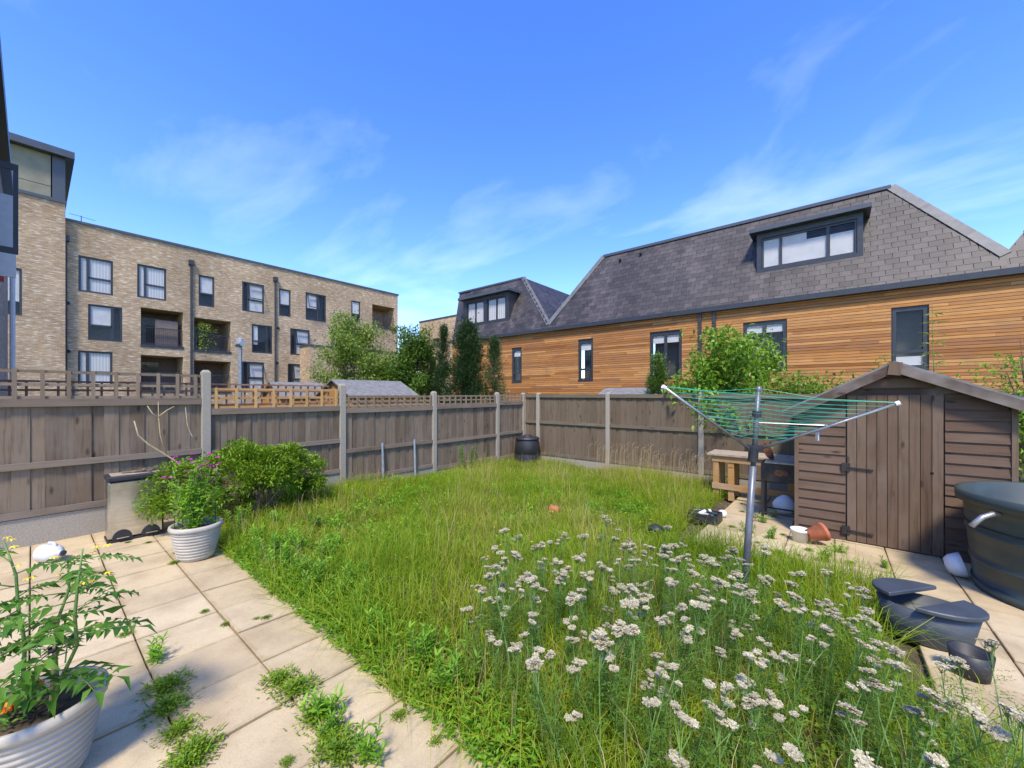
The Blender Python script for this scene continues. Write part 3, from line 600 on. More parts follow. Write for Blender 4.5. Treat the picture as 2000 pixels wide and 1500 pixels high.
# ------------------------------------------------------------------ fences
FX = -6.85; FY = 8.9
def post(x, y, z0, zt, label, group='concrete fence posts'):
    m_ = MB(); m_.box((x, y, (z0 - .1 + zt) / 2), (.105, .105, zt - z0 + .1)); m_.box((x, y, zt + .012), (.1, .1, .03), taper=.6)
    o = m_.build('concrete_post', M['concrete'], None, bevel=.006); tag(o, label, 'post', group); return o
def fence_panel(axis, a0, a1, zg, zb, zt, zm, boards, label, matb, matr, trellis=None, lathm='lath', pitch=.15):
    """axis 'x': left fence running along y ; axis 'y': back fence along x"""
    root = thing('fence_panel', (FX, (a0 + a1) / 2, zg) if axis == 'x' else ((a0 + a1) / 2, FY, zg), label, 'fence panel', 'fence panels')
    side = 1 if axis == 'x' else -1
    def P(a, d, z): return (FX + d, a, z) if axis == 'x' else (a, FY - d, z)
    g_ = MB(); g_.b2(P(a0, -.025, zg - .15), P(a1, .025, zb)); g_.build('gravel_board', M['concrete'], root)
    n = boards; w = (a1 - a0 - .01) / n; zt_ = zt
    bm_ = MB(); bm_.box((0, 0, 0), (.014, w + .012, zt - zb - .02) if axis == 'x' else (w + .012, .014, zt - zb - .02)); me = bm_.mesh('board', M[matb])
    for i in range(n):
        a = a0 + .005 + w * (i + .5); o = link('board', me, root, P(a, (-.008 if i % 2 else .001) + random.uniform(-.002, .002), (zb + zt) / 2 + random.uniform(-.004, .004)))
        o.rotation_euler = (0, 0, random.gauss(0, .035))
    for z, h, dd in ((zt - .02, .085, .035), (zm, .07, .03), (zb + .045, .07, .03)):
        r_ = MB(); r_.b2(P(a0, .012, z - h / 2), P(a1, .012 + dd, z + h / 2)); r_.build('rail', M[matr], root)
    if trellis:
        z0, z1, nl = trellis; hs = [z0 + .02, (z0 + z1) / 2, z1 - .02]
        for z in hs: l = MB(); l.b2(P(a0, -.008, z - .016), P(a1, .012, z + .016)); l.build('trellis_lath', M[lathm], root)
        for i in range(nl):
            a = a0 + .06 + (a1 - a0 - .12) * i / (nl - 1); l = MB(); l.b2(P(a - .017, .0125, z0), P(a + .017, .03, z1)); l.build('trellis_lath', M[lathm], root)
    return root
py_ = [-.43, 1.55, 3.53, 5.62, 7.72, 8.84]
ptop = [2.0, 1.97, 1.82, 1.70, 1.69, 1.68]
lab = ['behind the steel pedal bin', 'beside the clipped green bush', 'between plain grey and orange trellis panels', 'beside the low shrub by the fence', 'near the black compost bin', 'in the fence corner behind the compost bin']
for y, zt, l in zip(py_, ptop, lab): post(FX, y, gz(y) - .05, zt, 'weathered concrete fence post ' + l)
h = .056
fence_panel('x', py_[0] + h, py_[1] - h, 0, .30, 1.58, .87, 16, 'tall weathered fence panel with grey trellis behind the steel pedal bin', 'board', 'rail', (1.60, 1.93, 10))
fence_panel('x', py_[1] + h, py_[2] - h, gz(2.5), .25, 1.43, .83, 19, 'weathered fence panel topped with newer orange trellis behind the green bush', 'board', 'rail', (1.45, 1.75, 8), 'lathnew')
fence_panel('x', py_[2] + h, py_[3] - h, gz(4.6), .06, 1.38, .63, 17, 'weathered fence panel with thin grey trellis and two metal stakes leaning on it', 'board', 'rail', (1.40, 1.64, 12))
fence_panel('x', py_[3] + h, py_[4] - h, gz(6.6), -.02, 1.40, .60, 17, 'weathered fence panel with thin trellis behind the wispy shrub', 'board', 'rail', (1.42, 1.64, 12))
fence_panel('x', py_[4] + h, py_[5] - h, gz(8.3), -.06, 1.44, .62, 9, 'short weathered fence panel with trellis ending at the fence corner', 'board', 'rail', (1.46, 1.66, 7))
px_ = [ony(1052, 800, FY)[0], ony(1188, 800, FY)[0], ony(1370, 800, FY)[0]]
step = px_[2] - px_[1]; px_ += [px_[2] + step, px_[2] + 2 * step]
for x, l in zip(px_, ['just right of the compost bin', 'behind the dry seeding grass', 'beside the wooden potting bench', 'behind the shed', 'behind the shed, far end']): post(x, FY, gz(FY) - .05, 1.68, 'brownish concrete fence post ' + l)
zb = gz(FY)
fence_panel('y', FX + .06, px_[0] - h, zb, .0, 1.64, .9, 4, 'narrow brown fence panel behind the compost bin in the corner', 'backboard', 'railx')
for i in range(4):
    fence_panel('y', px_[i] + h, px_[i + 1] - h, zb, .0, 1.64, .9 - .0 * i, 15, ['brown close boarded fence panel behind the tall dry grass', 'brown close boarded fence panel left of the potting bench', 'brown close boarded fence panel behind the grill and bench', 'brown close boarded fence panel hidden behind the shed'][i], 'backboard', 'railx')
for (u, y) in ((735, 4.3), (797, 5.05)):
    m_ = MB(); m_.tube([(FX + .11, y, gz(y) - .05), (FX + .075, y, .72)], .022, 8); tag(m_.build('metal_stake', M['galv']), 'grey metal stake on the fence ' + ('nearer the orange trellis' if y < 4.6 else 'nearer the wispy shrub'), 'stake', 'metal stakes on the fence')
# the neighbour's trellis fences seen through the gaps
def trellis_fence(x, y0, y1, z0, z1, mat, label):
    root = thing('trellis_fence', (x, (y0 + y1) / 2, -.4), label, 'fence')
    n = int((y1 - y0) / .16)
    b = MB(); b.b2((x - .02, y0, -.4), (x, y1, z0)); b.build('board_panel', M['orangewood'], root)
    for i in range(n + 1): y = y0 + (y1 - y0) * i / n; l = MB(); l.b2((x, y - .015, z0), (x + .02, y + .015, z1)); l.build('lath', M[mat], root)
    for k in range(4): z = z0 + (z1 - z0) * k / 3; l = MB(); l.b2((x + .021, y0, z - .016), (x + .04, y1, z + .016)); l.build('lath', M[mat], root)
trellis_fence(-9.6, -1.5, 4.6, 1.45, 1.86, 'lathred', 'red brown trellis fence in the next garden beyond the grey trellis')
trellis_fence(-8.6, 3.4, 7.4, 1.3, 1.6, 'lathnew', 'orange trellis fence in the next garden beside the felt roofed sheds')

# sheds beyond the fences
def garden_shed(x, y, w, l, ze, zr, label, wallm='orangewood', along='y'):
    root = thing('garden_shed', (x, y, -.4), label, 'shed', 'sheds in the next gardens')
    b = MB(); pg = [(-w / 2, -.4), (w / 2, -.4), (w / 2, ze), (0, zr), (-w / 2, ze)]
    if along == 'y': b.prism([(x + a, y - l / 2, z) for a, z in pg], (0, l, 0))
    else: b.prism([(x - l / 2, y + a, z) for a, z in pg], (l, 0, 0))
    b.build('wall', M[wallm], root); r = MB()
    for s_ in (-1, 1):
        a = (s_ * (w / 2 + .12), ze - .12 * (zr - ze) / (w / 2)); q = [(0, zr + .02), a, (a[0], a[1] + .03), (0, zr + .05)]
        if along == 'y': r.prism([(x + p, y - l / 2 - .1, z) for p, z in q], (0, l + .2, 0))
        else: r.prism([(x - l / 2 - .1, y + p, z) for p, z in q], (l + .2, 0, 0))
    r.build('felt_roof', M['felt'], root)
garden_shed(-11.0, 6.5, 1.9, 2.1, 1.62, 2.04, 'orange shed with grey felt roof beyond the trellised fence panel')
garden_shed(-13.4, 5.4, 1.5, 1.4, 1.6, 2.0, 'small grey roofed shed next to the larger felt roofed shed')
garden_shed(-4.6, 11.2, 1.6, 1.6, 1.5, 1.80, 'low felt roof just showing over the back fence by the slim windows', along='x')
garden_shed(-2.6, 11.0, 1.5, 1.3, 1.5, 1.80, 'low felt roof just showing over the back fence by the pear tree', along='x')
m_ = MB(); m_.tube([(-15, 4.3, -.4), (-15, 4.3, 3.3)], .06, 8); m_.tube([(-15.25, 4.3, 3.3), (-14.75, 4.3, 3.3)], .09, 8); m_.lathe([(0, .22), (.09, .16), (.12, 0)], (-15, 4.3, 3.3), 10); tag(m_.build('garden_lamp', M['galv']), 'grey double headed lamp post in front of the apartment balconies', 'lamp post')

# ------------------------------------------------------------------ our shed
SY = 6.4; sx0, sx1 = -.42, 1.44; sz = gz(6.4) - .02; apx = ony(1745, 722, SY)[0]
zeL = ony(1556, 800, SY)[1]; zap = ony(1745, 716, SY)[1]; zeR = ony(1985, 788, SY)[1]; dx0, dx1 = ony(1654, 900, SY)[0], ony(1843, 900, SY)[0]; dz1 = ony(1750, 772, SY)[1]
shed = thing('timber_shed', ((sx0 + sx1) / 2, SY, sz), 'dark brown timber shed with shiplap walls, boarded door and gabled roof', 'shed')
core = MB(); core.prism([(sx0 + .03, SY + .03, sz), (sx1 - .03, SY + .03, sz), (sx1 - .03, SY + .03, zeR - .03), (apx, SY + .03, zap - .04), (sx0 + .03, SY + .03, zeL - .03)], (0, 2.3, 0)); core.build('wall', M['bargeb'], shed)
def ztop(x): return zeL + (zap - zeL) * (x - sx0) / (apx - sx0) if x < apx else zap + (zeR - zap) * (x - apx) / (sx1 - apx)
z = sz + .02; i = 0
while z < zap - .05:
    zt = z + .118
    for (a, b) in ((sx0 + .04, dx0 - .012), (dx1 + .012, sx1 - .04)) if z < dz1 + .02 else ((sx0 + .04, sx1 - .04),):
        zt_ = min(zt, dz1 + .02) if (z < dz1 + .02 < zt) else zt
        # trim to the gable slope
        aa, bb = a, b
        while aa < bb and ztop(aa) < zt_ - .02: aa += .01
        while bb > aa and ztop(bb) < zt_ - .02: bb -= .01
        if bb - aa > .05:
            bd = MB(); bd.add([(aa, SY - .004, z), (bb, SY - .004, z), (bb, SY + .028, z), (aa, SY + .028, z), (aa, SY + .014, zt_ - .004), (bb, SY + .014, zt_ - .004), (bb, SY + .028, zt_ - .004), (aa, SY + .028, zt_ - .004)],
                              [(0, 1, 5, 4), (3, 7, 6, 2), (0, 3, 2, 1), (4, 5, 6, 7), (0, 4, 7, 3), (1, 2, 6, 5)]); bd.build('shiplap_board', M['shed'], shed)
    z += .118
for x in (sx0 + .02, sx1 - .02): c_ = MB(); c_.b2((x - .022, SY - .012, sz), (x + .022, SY + .03, ztop(x) - .02)); c_.build('corner_trim', M['sheddoor'], shed)
door = MB(); n = 9; w = (dx1 - dx0) / n
door.b2((dx0, SY + .012, sz + .04), (dx1, SY + .024, dz1)); do = door.build('door', M['bargeb'], shed)
for i in range(n): b = MB(); b.b2((dx0 + w * i + .003, SY - .012, sz + .04), (dx0 + w * (i + 1) - .003, SY + .01, dz1 - random.uniform(0, .006))); b.build('board', M['sheddoor'], do)
for zz in (ony(1690, 915, SY)[1], ony(1690, 1040, SY)[1]):
    hg = MB(); hg.b2((dx0 - .05, SY - .026, zz - .05), (dx0 + .03, SY - .014, zz + .05)); hg.bar((dx0, SY - .02, zz), (dx0 + .24, SY - .02, zz - .012), .03, .012); hg.build('hinge', M['iron'], do)
kh = MB(); kh.lathe([(0, 0), (.014, 0), (.014, .004)], (dx1 - .09, SY - .012, ony(1829, 925, SY)[1]), 10, Matrix.Rotation(R(90), 3, 'X')); kh.build('keyhole', M['black'], do)
for (xa, za, xb, zb_) in ((apx, zap, sx0 - .14, zeL - .14 * (zap - zeL) / (apx - sx0)), (apx, zap, sx1 + .2, zeR - .2 * (zap - zeR) / (sx1 - apx))):
    r = MB(); r.prism([(xa, SY - .12, za + .03), (xb, SY - .12, zb_ + .03), (xb, SY - .12, zb_ + .06), (xa, SY - .12, za + .06)], (0, 2.6, 0)); r.build('roof_panel', M['felt'], shed)
    b = MB(); b.bar((xa, SY - .13, za - .02), (xb, SY - .13, zb_ - .02), .1, .022, up=(0, -1, 0)); b.v = b.v; b.build('barge_board', M['bargeb'], shed)
b = MB(); b.box((apx, SY - .15, zap - .03), (.11, .02, .15), Matrix.Rotation(R(8), 3, 'Y')); b.build('finial_block', M['sheddoor'], shed)

# ------------------------------------------------------------------ big green tub with a spout
tcx, tcy, tz = 1.68, 5.62, gz(5.62) - .005
tub = thing('water_tub', (tcx, tcy, tz), 'large round dark green plastic tub standing in front of the shed', 'tub')
t = MB(); Rb, Rt, Ht = .67, .75, .90
prof = [(0, .0), (Rb, 0), (Rb + .02, .1)]
for k in range(1, 10):
    zz = Ht * k / 10; rr = Rb + (Rt - Rb) * zz / Ht; prof += [(rr, zz)] + ([(rr + .012, zz + .01), (rr + .012, zz + .03), (rr, zz + .04)] if k in (3, 6) else [])
prof += [(Rt, Ht - .09), (Rt + .04, Ht - .085), (Rt + .045, Ht), (Rt + .01, Ht + .01), (Rt - .01, Ht - .01), (Rb, .05), (0, .04)]
t.lathe(prof, (tcx, tcy, tz), 64); t.build('tub_wall', M['tub'], tub, True)
wt = MB(); wt.lathe([(0, .62), (Rb + .07, .62)], (tcx, tcy, tz), 48); wt.build('dark_water', M['black'], tub)
a = R(215); hx, hy = tcx + math.cos(a) * (Rt + .0), tcy + math.sin(a) * (Rt + .0)
sp_ = MB(); sp_.tube([(hx + .04, hy + .05, tz + .78), (hx - .03, hy - .01, tz + .785), (hx - .1, hy - .05, tz + .75), (hx - .17, hy - .09, tz + .67)], .022, 10); sp_.build('overflow_pipe', M['alu'], tub, True)
sc = MB(); sc.lathe([(.0, .0), (.07, .01), (.1, .05), (.12, .13), (.11, .13), (.06, .02), (0, .012)], (.84, 5.80, gz(5.8) + .09), 20, Matrix.Rotation(R(75), 3, 'Y')); tag(sc.build('white_bowl', M['jug'], None, True), 'white plastic bowl tipped against the foot of the green tub', 'bowl')
# split blue grey lid lying on a dark bucket
PXp, PYp = .50, 4.05
bl = thing('plastic_planter', (PXp, PYp, gz(4.0)), 'low blue grey plastic planter with a split lid beside the flowers', 'planter')
zl = gz(4) + .25
b = MB(); b.lathe([(0, 0), (.17, 0), (.19, .02), (.23, .245), (.21, .245), (.17, .03), (0, .02)], (PXp, PYp, gz(4)), 32, None, 1.15, .8); b.build('planter_body', M['bluegrey'], bl, True)
for s_ in (-1, 1):
    l = MB(); pts = []
    for j in range(13): an_ = R(60) + s_ * R(14 + 152 * j / 12); pts.append((PXp + .29 * math.cos(an_), PYp + .215 * math.sin(an_), zl + .004 + .02 * (s_ + 1)))
    l.prism(pts, (0, 0, .03)); l.build('lid_half', M['bluegrey'], bl, False, .006)
dk = MB(); dk.lathe([(0, 0), (.08, 0), (.1, .16), (.09, .16), (.07, .02), (0, .02)], (.64, 3.66, gz(3.7)), 20); tag(dk.build('dark_bucket', M['black'], None, True), 'small black plant pot half hidden by the yarrow near the planter', 'pot')

# ------------------------------------------------------------------ bench, grill, bag and small things by the shed
by, bx0, bx1 = 8.05, -1.72, -.5; bzt = .57; bg0 = gz(8)
bn = thing('potting_bench', ((bx0 + bx1) / 2, by, bg0), 'wooden potting bench with pale top standing against the back fence', 'bench')
m_ = MB(); m_.b2((bx0 - .08, by - .33, bzt), (bx1 + .05, by + .3, bzt + .03)); m_.build('top', M['board_pale'], bn)
m_ = MB(); m_.b2((bx0, by - .29, bzt - .11), (bx1, by - .25, bzt - .002)); m_.b2((bx0, by + .2, bzt - .11), (bx1, by + .24, bzt - .002)); m_.build('apron', M['bench'], bn)
for x in (bx0 + .06, bx0 + .3, bx1 - .06):
    for y in (by - .24, by + .2): m_ = MB(); m_.b2((x - .045, y - .035, bg0), (x + .045, y + .035, bzt - .004)); m_.build('leg', M['bench'], bn)
m_ = MB(); m_.b2((bx0, by - .3, -.02), (bx1, by - .276, .08)); m_.build('stretcher', M['bench'], bn)
gx, gy, g0 = -.60, 6.95, gz(6.95)
gr_ = thing('charcoal_grill', (gx, gy, g0), 'black box charcoal grill on thin legs with boards and rusty lid on top', 'grill')
m_ = MB(); m_.b2((gx - .25, gy - .17, .40), (gx + .25, gy + .2, .41)); m_.b2((gx - .25, gy - .17, .41), (gx - .235, gy + .2, .66)); m_.b2((gx + .235, gy - .17, .41), (gx + .25, gy + .2, .66)); m_.b2((gx - .235, gy - .17, .41), (gx + .235, gy - .155, .66)); m_.b2((gx - .235, gy + .185, .41), (gx + .235, gy + .2, .66)); m_.build('fire_box', M['iron'], gr_)
m_ = MB(); m_.lathe([(0, 0), (.06, 0), (.06, .006), (0, .006)], (gx, gy - .172, .53), 20, Matrix.Rotation(R(90), 3, 'X'), 1.4, .8); m_.build('rust_plate', M['rust'], gr_)
for x in (gx - .23, gx + .23):
    for y in (gy - .15, gy + .18): m_ = MB(); m_.b2((x - .016, y - .016, g0), (x + .016, y + .016, .40)); m_.build('leg', M['iron'], gr_)
m_ = MB(); m_.b2((gx - .23, gy - .16, g0 + .1), (gx + .23, gy - .14, g0 + .12)); m_.b2((gx - .23, gy + .17, g0 + .1), (gx + .23, gy + .19, g0 + .12)); m_.build('stretcher', M['iron'], gr_)
m_ = MB(); m_.b2((gx - .2, gy - .2, .662), (gx + .27, gy + .1, .68)); tag(m_.build('loose_board', M['board_pale']), 'pale weathered board lying across the black grill', 'board')
m_ = MB(); m_.lathe([(0, 0), (.13, 0), (.14, .02), (.13, .02), (.12, .012), (0, .012)], (gx - .2, gy + .06, .80), 24, Matrix.Rotation(R(62), 3, 'Y') @ Matrix.Rotation(R(10), 3, 'X')); tag(m_.build('rusty_lid', M['rust'], None, True), 'rusty round pan lid propped up on the grill', 'lid')
m_ = MB(); pr = [(0, 0), (.1, .0), (.15, .06), (.16, .14), (.11, .22), (.04, .27), (0, .28)]; m_.lathe(pr, (gx - .02, 7.45, gz(7.4)), 14, None, 1, .8)
m_.v = [(x + random.gauss(0, .008), y + random.gauss(0, .008), z) for x, y, z in m_.v]; tag(m_.build('white_bag', M['white'], None, True), 'crumpled white sack on the paving under the grill', 'sack')
def potmesh(r0, r1, h, th=.006): return [(0, 0), (r0, 0), (r1 * .97, h * .8), (r1, h * .8), (r1 * 1.03, h), (r1 - th, h), (r0 - th, .01), (0, .01)]
m_ = MB(); m_.lathe(potmesh(.075, .1, .15), (-.34, 6.0, gz(6) + .002), 24); tag(m_.build('white_pot', M['white'], None, True), 'small white plastic pot on the paving beside the shed', 'pot')
m_ = MB(); m_.lathe(potmesh(.065, .105, .19), (-.26, 5.95, gz(5.95) + .1), 24, Matrix.Rotation(R(70), 3, 'Y') @ Matrix.Rotation(R(-30), 3, 'X')); tag(m_.build('terracotta_pot', M['terra'], None, True), 'orange terracotta coloured pot lying on its side by the shed', 'pot')
m_ = MB(); m_.lathe(potmesh(.045, .065, .12), (-2.95, 4.6, gz(4.6) + .17), 20, Matrix.Rotation(R(-95), 3, 'Y')); tag(m_.build('terracotta_pot', M['terra'], None, True), 'small pinkish terracotta pot lying in the long grass', 'pot')
tr = thing('plastic_crate', (-1.45, 6.1, gz(6.1)), 'flat black plastic crate holding blue grey scraps at the lawn edge', 'crate')
m_ = MB(); cx, cy, cz = -1.45, 6.1, gz(6.1)
m_.b2((cx - .2, cy - .16, cz), (cx + .2, cy + .16, cz + .02))
for a, b in (((-.2, -.16), (.2, -.14)), ((-.2, .14), (.2, .16)), ((-.2, -.14), (-.18, .14)), ((.18, -.14), (.2, .14))): m_.b2((cx + a[0], cy + a[1], cz + .02), (cx + b[0], cy + b[1], cz + .13))
m_.build('crate_body', M['black'], tr)
for k in range(7): s_ = MB(); s_.box((cx + random.uniform(-.12, .12), cy + random.uniform(-.09, .09), cz + .1 + .008 * k), (random.uniform(.06, .18), random.uniform(.03, .08), .012), Matrix.Rotation(random.uniform(-.3, .3), 3, 'X') @ Matrix.Rotation(random.uniform(0, 3), 3, 'Z')); s_.build('scrap', M[random.choice(['bluegrey', 'galv', 'white'])], tr)
m_ = MB(); m_.lathe([(0, 0), (.04, .008), (.062, .04), (.06, .075), (.035, .1), (0, .105)], (-1.3, 6.5, gz(6.5)), 16); tag(m_.build('pale_ball', M['white'], None, True), 'pale grey ball lying beside the flat black crate', 'ball')
m_ = MB(); m_.lathe([(0, 0), (.09, .0), (.1, .04), (.06, .07), (0, .08)], (-1.75, 5.0, gz(5) + .05), 14); m_.v = [(x + random.gauss(0, .006), y + random.gauss(0, .006), z) for x, y, z in m_.v]; tag(m_.build('dark_rag', M['black'], None, True), 'crumpled dark navy bundle in the grass near the paving', 'rag')

# ------------------------------------------------------------------ compost bin
cp = thing('compost_bin', (-6.38, 8.42, gz(8.4)), 'dark grey plastic compost bin with round lid in the fence corner', 'compost bin')
m_ = MB(); m_.lathe([(0, 0), (.36, 0), (.37, .05), (.35, .3), (.345, .32), (.355, .33), (.32, .6), (.3, .66), (.3, .68), (0, .68)], (-6.38, 8.42, gz(8.4)), 28); m_.build('bin_body', M['black'], cp, True)
m_ = MB(); m_.lathe([(.0, .675), (.31, .675), (.325, .70), (.29, .745), (.12, .765), (.115, .79), (.08, .80), (0, .80)], (-6.38, 8.42, gz(8.4)), 28); m_.build('lid', M['black'], cp, True)

# ------------------------------------------------------------------ steel pedal bin
b0 = thing('pedal_bin', (-6.34, .76, 0), 'brushed steel double pedal recycling bin with black lid beside the fence', 'bin')
x0, x1, y0, y1 = -6.49, -6.2, .53, 1.0
m_ = MB(); m_.b2((x0, y0, .03), (x1, y1, .68)); m_.build('bin_body', M['steel'], b0, False, .02)
m_ = MB(); m_.b2((x0 - .008, y0 - .008, .682), (x1 + .008, y1 + .008, .735)); m_.build('lid', M['black'], b0, False, .012)
m_ = MB(); m_.b2((x0 + .03, y0 + .03, .736), (x1 - .03, y1 - .03, .742)); m_.build('lid_insert', M['board_pale'], b0)
m_ = MB(); m_.b2((x0 - .006, y0 - .006, 0), (x1 + .006, y1 + .006, .029)); m_.build('plinth', M['black'], b0)
for y in (.645, .885):
    m_ = MB(); pts = [(x1 + .003, y + .085 * math.cos(a), .03 + .105 * math.sin(a)) for a in [math.pi * k / 12 for k in range(13)]]; m_.prism(pts, (.008, 0, 0)); po = m_.build('pedal_recess', M['black'], b0)
    m_ = MB(); m_.b2((x1 + .012, y - .05, .05), (x1 + .05, y + .05, .06)); m_.build('pedal', M['steel'], po)
br = MB(); br.tube([(-6.36, .66, .752), (-6.3, .78, .757), (-6.28, .9, .76), (-6.33, .97, .765)], .012, 6); br.tube([(-6.4, .75, .75), (-6.33, .85, .77), (-6.36, .93, .76)], .009, 6)
for k in range(40): a = Vector((-6.34 + random.gauss(0, .04), .86 + random.gauss(0, .05), .75)); br.tube([a, a + Vector((random.gauss(0, .03), random.gauss(0, .04), random.uniform(.0, .035)))], .004, 4)
tag(br.build('dry_twig_bundle', M['bark']), 'small heap of dark dry twigs on the steel bin lid', 'twigs')

# ------------------------------------------------------------------ pots
def ribbed_pot(x, y, z, label):
    root = thing('ribbed_pot', (x, y, z), label, 'plant pot', 'ribbed stone coloured pots')
    p = [(0, 0), (.165, 0), (.172, .01)]; n = 9
    for k in range(n):
        za = .02 + .335 * k / n; zb_ = .02 + .335 * (k + 1) / n; ra = .172 + .068 * (k / n) ** .9; rb_ = .172 + .068 * ((k + 1) / n) ** .9
        p += [(ra + .002, za), (ra + .012, za + (zb_ - za) * .3), (rb_ + .012, za + (zb_ - za) * .75), (rb_ + .001, zb_ - .003)]
    p += [(.245, .358), (.262, .362), (.268, .385), (.262, .412), (.247, .42), (.232, .41), (.222, .37), (.19, .1), (0, .09)]
    m_ = MB(); m_.lathe(p, (x, y, z), 56); m_.build('pot_wall', M['pot'], root, True)
    s_ = MB(); s_.lathe([(0, .335), (.1, .34), (.215, .33)], (x, y, z), 24); s_.v = [(a + random.gauss(0, .003), b + random.gauss(0, .003), c + random.gauss(0, .006)) for a, b, c in s_.v]; s_.build('compost', M['soil'], root)
    return root
PA = (-2.64, .01, .002); PB = (-5.02, 1.06, .002); PZ = .34 * .83
for o in (ribbed_pot(*PA, 'large pale ribbed pot holding the tomato plant and marigolds'), ribbed_pot(*PB, 'pale ribbed pot holding the sweet peas beside the steel bin')): o.scale = (.83,) * 3
# tomato plant
tom = thing('tomato_plant', (PA[0], PA[1], PZ), 'leafy tomato plant with yellow flowers tied to a cane in the foreground pot', 'plant')
st = MB(); LP, LD, LL_, FP = [], [], [], []
right = Vector((cT, sT, 0)); fwd = Vector((-sT, cT, 0)); pc = Vector((PA[0], PA[1], PZ))
def compound(base, dr, L):
    dr = dr.normalized(); side = dr.cross(Vector((0, 0, 1))).normalized(); pts = [base + dr * L * t + Vector((0, 0, -.35 * L * t * t)) for t in (0, .25, .5, .75, 1)]
    st.tube(pts, [.003, .0025, .002, .0016, .001], 5)
    for t in (.3, .42, .55, .68, .8, .92):
        for s_ in (-1, 1):
            p = base + dr * L * t + Vector((0, 0, -.35 * L * t * t)); LP.append(p); LD.append(dr * .6 + side * s_ * (1.1 - .4 * t) + Vector((0, 0, random.uniform(-.35, .1)))); LL_.append(L * random.uniform(.24, .36) * (1.1 - .35 * t))
            if random.random() < .6: LP.append(p + side * s_ * .012); LD.append(dr * -.2 + side * s_ + Vector((0, 0, -.3))); LL_.append(L * .14)
    LP.append(pts[-1]); LD.append(dr + Vector((0, 0, -.6))); LL_.append(L * .34)
for (lr, lf, h_, n) in ((-.10, .03, .74, 11), (.02, .10, .62, 10), (.13, .03, .70, 12), (-.16, -.08, .55, 8)):
    top = pc + right * lr * 1.5 + fwd * lf + Vector((0, 0, h_)); b0_ = pc + right * lr * .5 + fwd * lf * .4 - Vector((0, 0, .01)); path = [b0_.lerp(top, t) + Vector((random.gauss(0, .01), random.gauss(0, .01), 0)) for t in (0, .2, .4, .6, .8, 1)]
    st.tube(path, [.008, .0075, .007, .006, .005, .003], 7)
    for k in range(n):
        t = .25 + .75 * k / n; a = k * 2.4 + random.random(); p = b0_.lerp(top, t); compound(p, Vector((math.cos(a), math.sin(a), random.uniform(.1, .6))), random.uniform(.17, .30) * (1.15 - .4 * t))
    FP.append(top); FP.append(b0_.lerp(top, .8) + right * .05)
st.build('stems', M['stemg'], tom, True); leaves('leaves', LP, LD, np.array(LL_), np.array(LL_) * .38, M['tleaf'], tom, .2, .35)
fl = MB(); FPp, FDd = [], []
for p in FP:
    for k in range(3):
        q = Vector(p) + Vector((random.gauss(0, .03), random.gauss(0, .03), random.gauss(0, .02)))
        leaves('flower', [q] * 5, [(math.cos(j * 1.257), math.sin(j * 1.257), -.2) for j in range(5)], .018, .009, M['yellow'], tom)
cn = MB(); cn.tube([pc + right * .06 - Vector((0, 0, .02)), pc + right * .075 + fwd * .01 + Vector((0, 0, .40))], .006, 7); co = cn.build('bamboo_cane', M['cane'], tom); tg = MB(); tg.lathe([(.014, 0), (.016, .008), (.014, .016)], tuple(pc + right * .072 + Vector((0, 0, .27))), 10); tg.build('tie', M['black'], tom)
mg = thing('marigold', (PA[0], PA[1], PZ), 'two orange marigold flowers growing at the foot of the tomato plant', 'flowers')
MP, MD, GP, GD = [], [], [], []
for (lr, lf, hh) in ((-.05, .04, .085), (-.045, -.06, .07), (-.14, -.0, .04)):
    c_ = pc + right * lr + fwd * lf + Vector((0, 0, hh))
    if lr != -.14:
        for ring, nn_ in ((.032, 14), (.022, 11), (.012, 8)):
            for j in range(nn_): a = 2 * math.pi * j / nn_ + ring * 40; MP.append(c_ + Vector((math.cos(a), math.sin(a), 0)) * .004 + Vector((0, 0, (.034 - ring) * .5))); MD.append((math.cos(a), math.sin(a), .25 + (.034 - ring) * 20))
    for j in range(26): a = random.random() * 6.28; GP.append(c_ + Vector((random.gauss(0, .035), random.gauss(0, .035), -hh * random.random()))); GD.append((math.cos(a), math.sin(a), .5))
leaves('petals', MP, MD, .03, .016, M['marigold'], mg, .1, .1); leaves('leaves', GP, GD, .05, .013, M['tleaf'], mg)
# sweet peas
spx = thing('sweet_pea', (PB[0], PB[1], PZ), 'sweet pea plant with magenta flowers growing in the ribbed pot', 'plant')
st = MB(); LP, LD, MP, MD = [], [], [], []
pc = Vector((PB[0], PB[1], PZ))
for k in range(26):
    a = random.random() * 6.28; r0 = random.uniform(.02, .14); b_ = pc + Vector((math.cos(a) * r0, math.sin(a) * r0, -.01)); H_ = random.uniform(.35, .7); tp = pc + Vector((math.cos(a) * r0 * 1.3 + random.gauss(0, .05), math.sin(a) * r0 * 1.3 + random.gauss(0, .05), H_)); pts = [b_.lerp(tp, t) + Vector((random.gauss(0, .012), random.gauss(0, .012), 0)) for t in (0, .25, .5, .75, 1)]
    st.tube(pts, .0028, 5)
    for j in range(44): t = .08 + .92 * random.random(); p = b_.lerp(tp, t); LP.append(p + Vector((random.gauss(0, .02), random.gauss(0, .02), random.gauss(0, .015)))); aa = random.random() * 6.28; LD.append((math.cos(aa), math.sin(aa), random.uniform(-.2, .9)))
    if H_ > .5:
        for f in range(2):
            q = tp + Vector((random.gauss(0, .06), random.gauss(0, .06), random.uniform(-.05, .09)))
            leaves('flower', [q] * 6, [(math.cos(j * 1.05), math.sin(j * 1.05), random.uniform(-.2, .9)) for j in range(6)], .026, .022, M['mag'], spx)
st.build('stems', M['stemg'], spx, True); leaves('leaves', LP, LD, rng.uniform(.035, .065, len(LP)), rng.uniform(.018, .03, len(LP)), M['weed'], spx)
cg = MB()
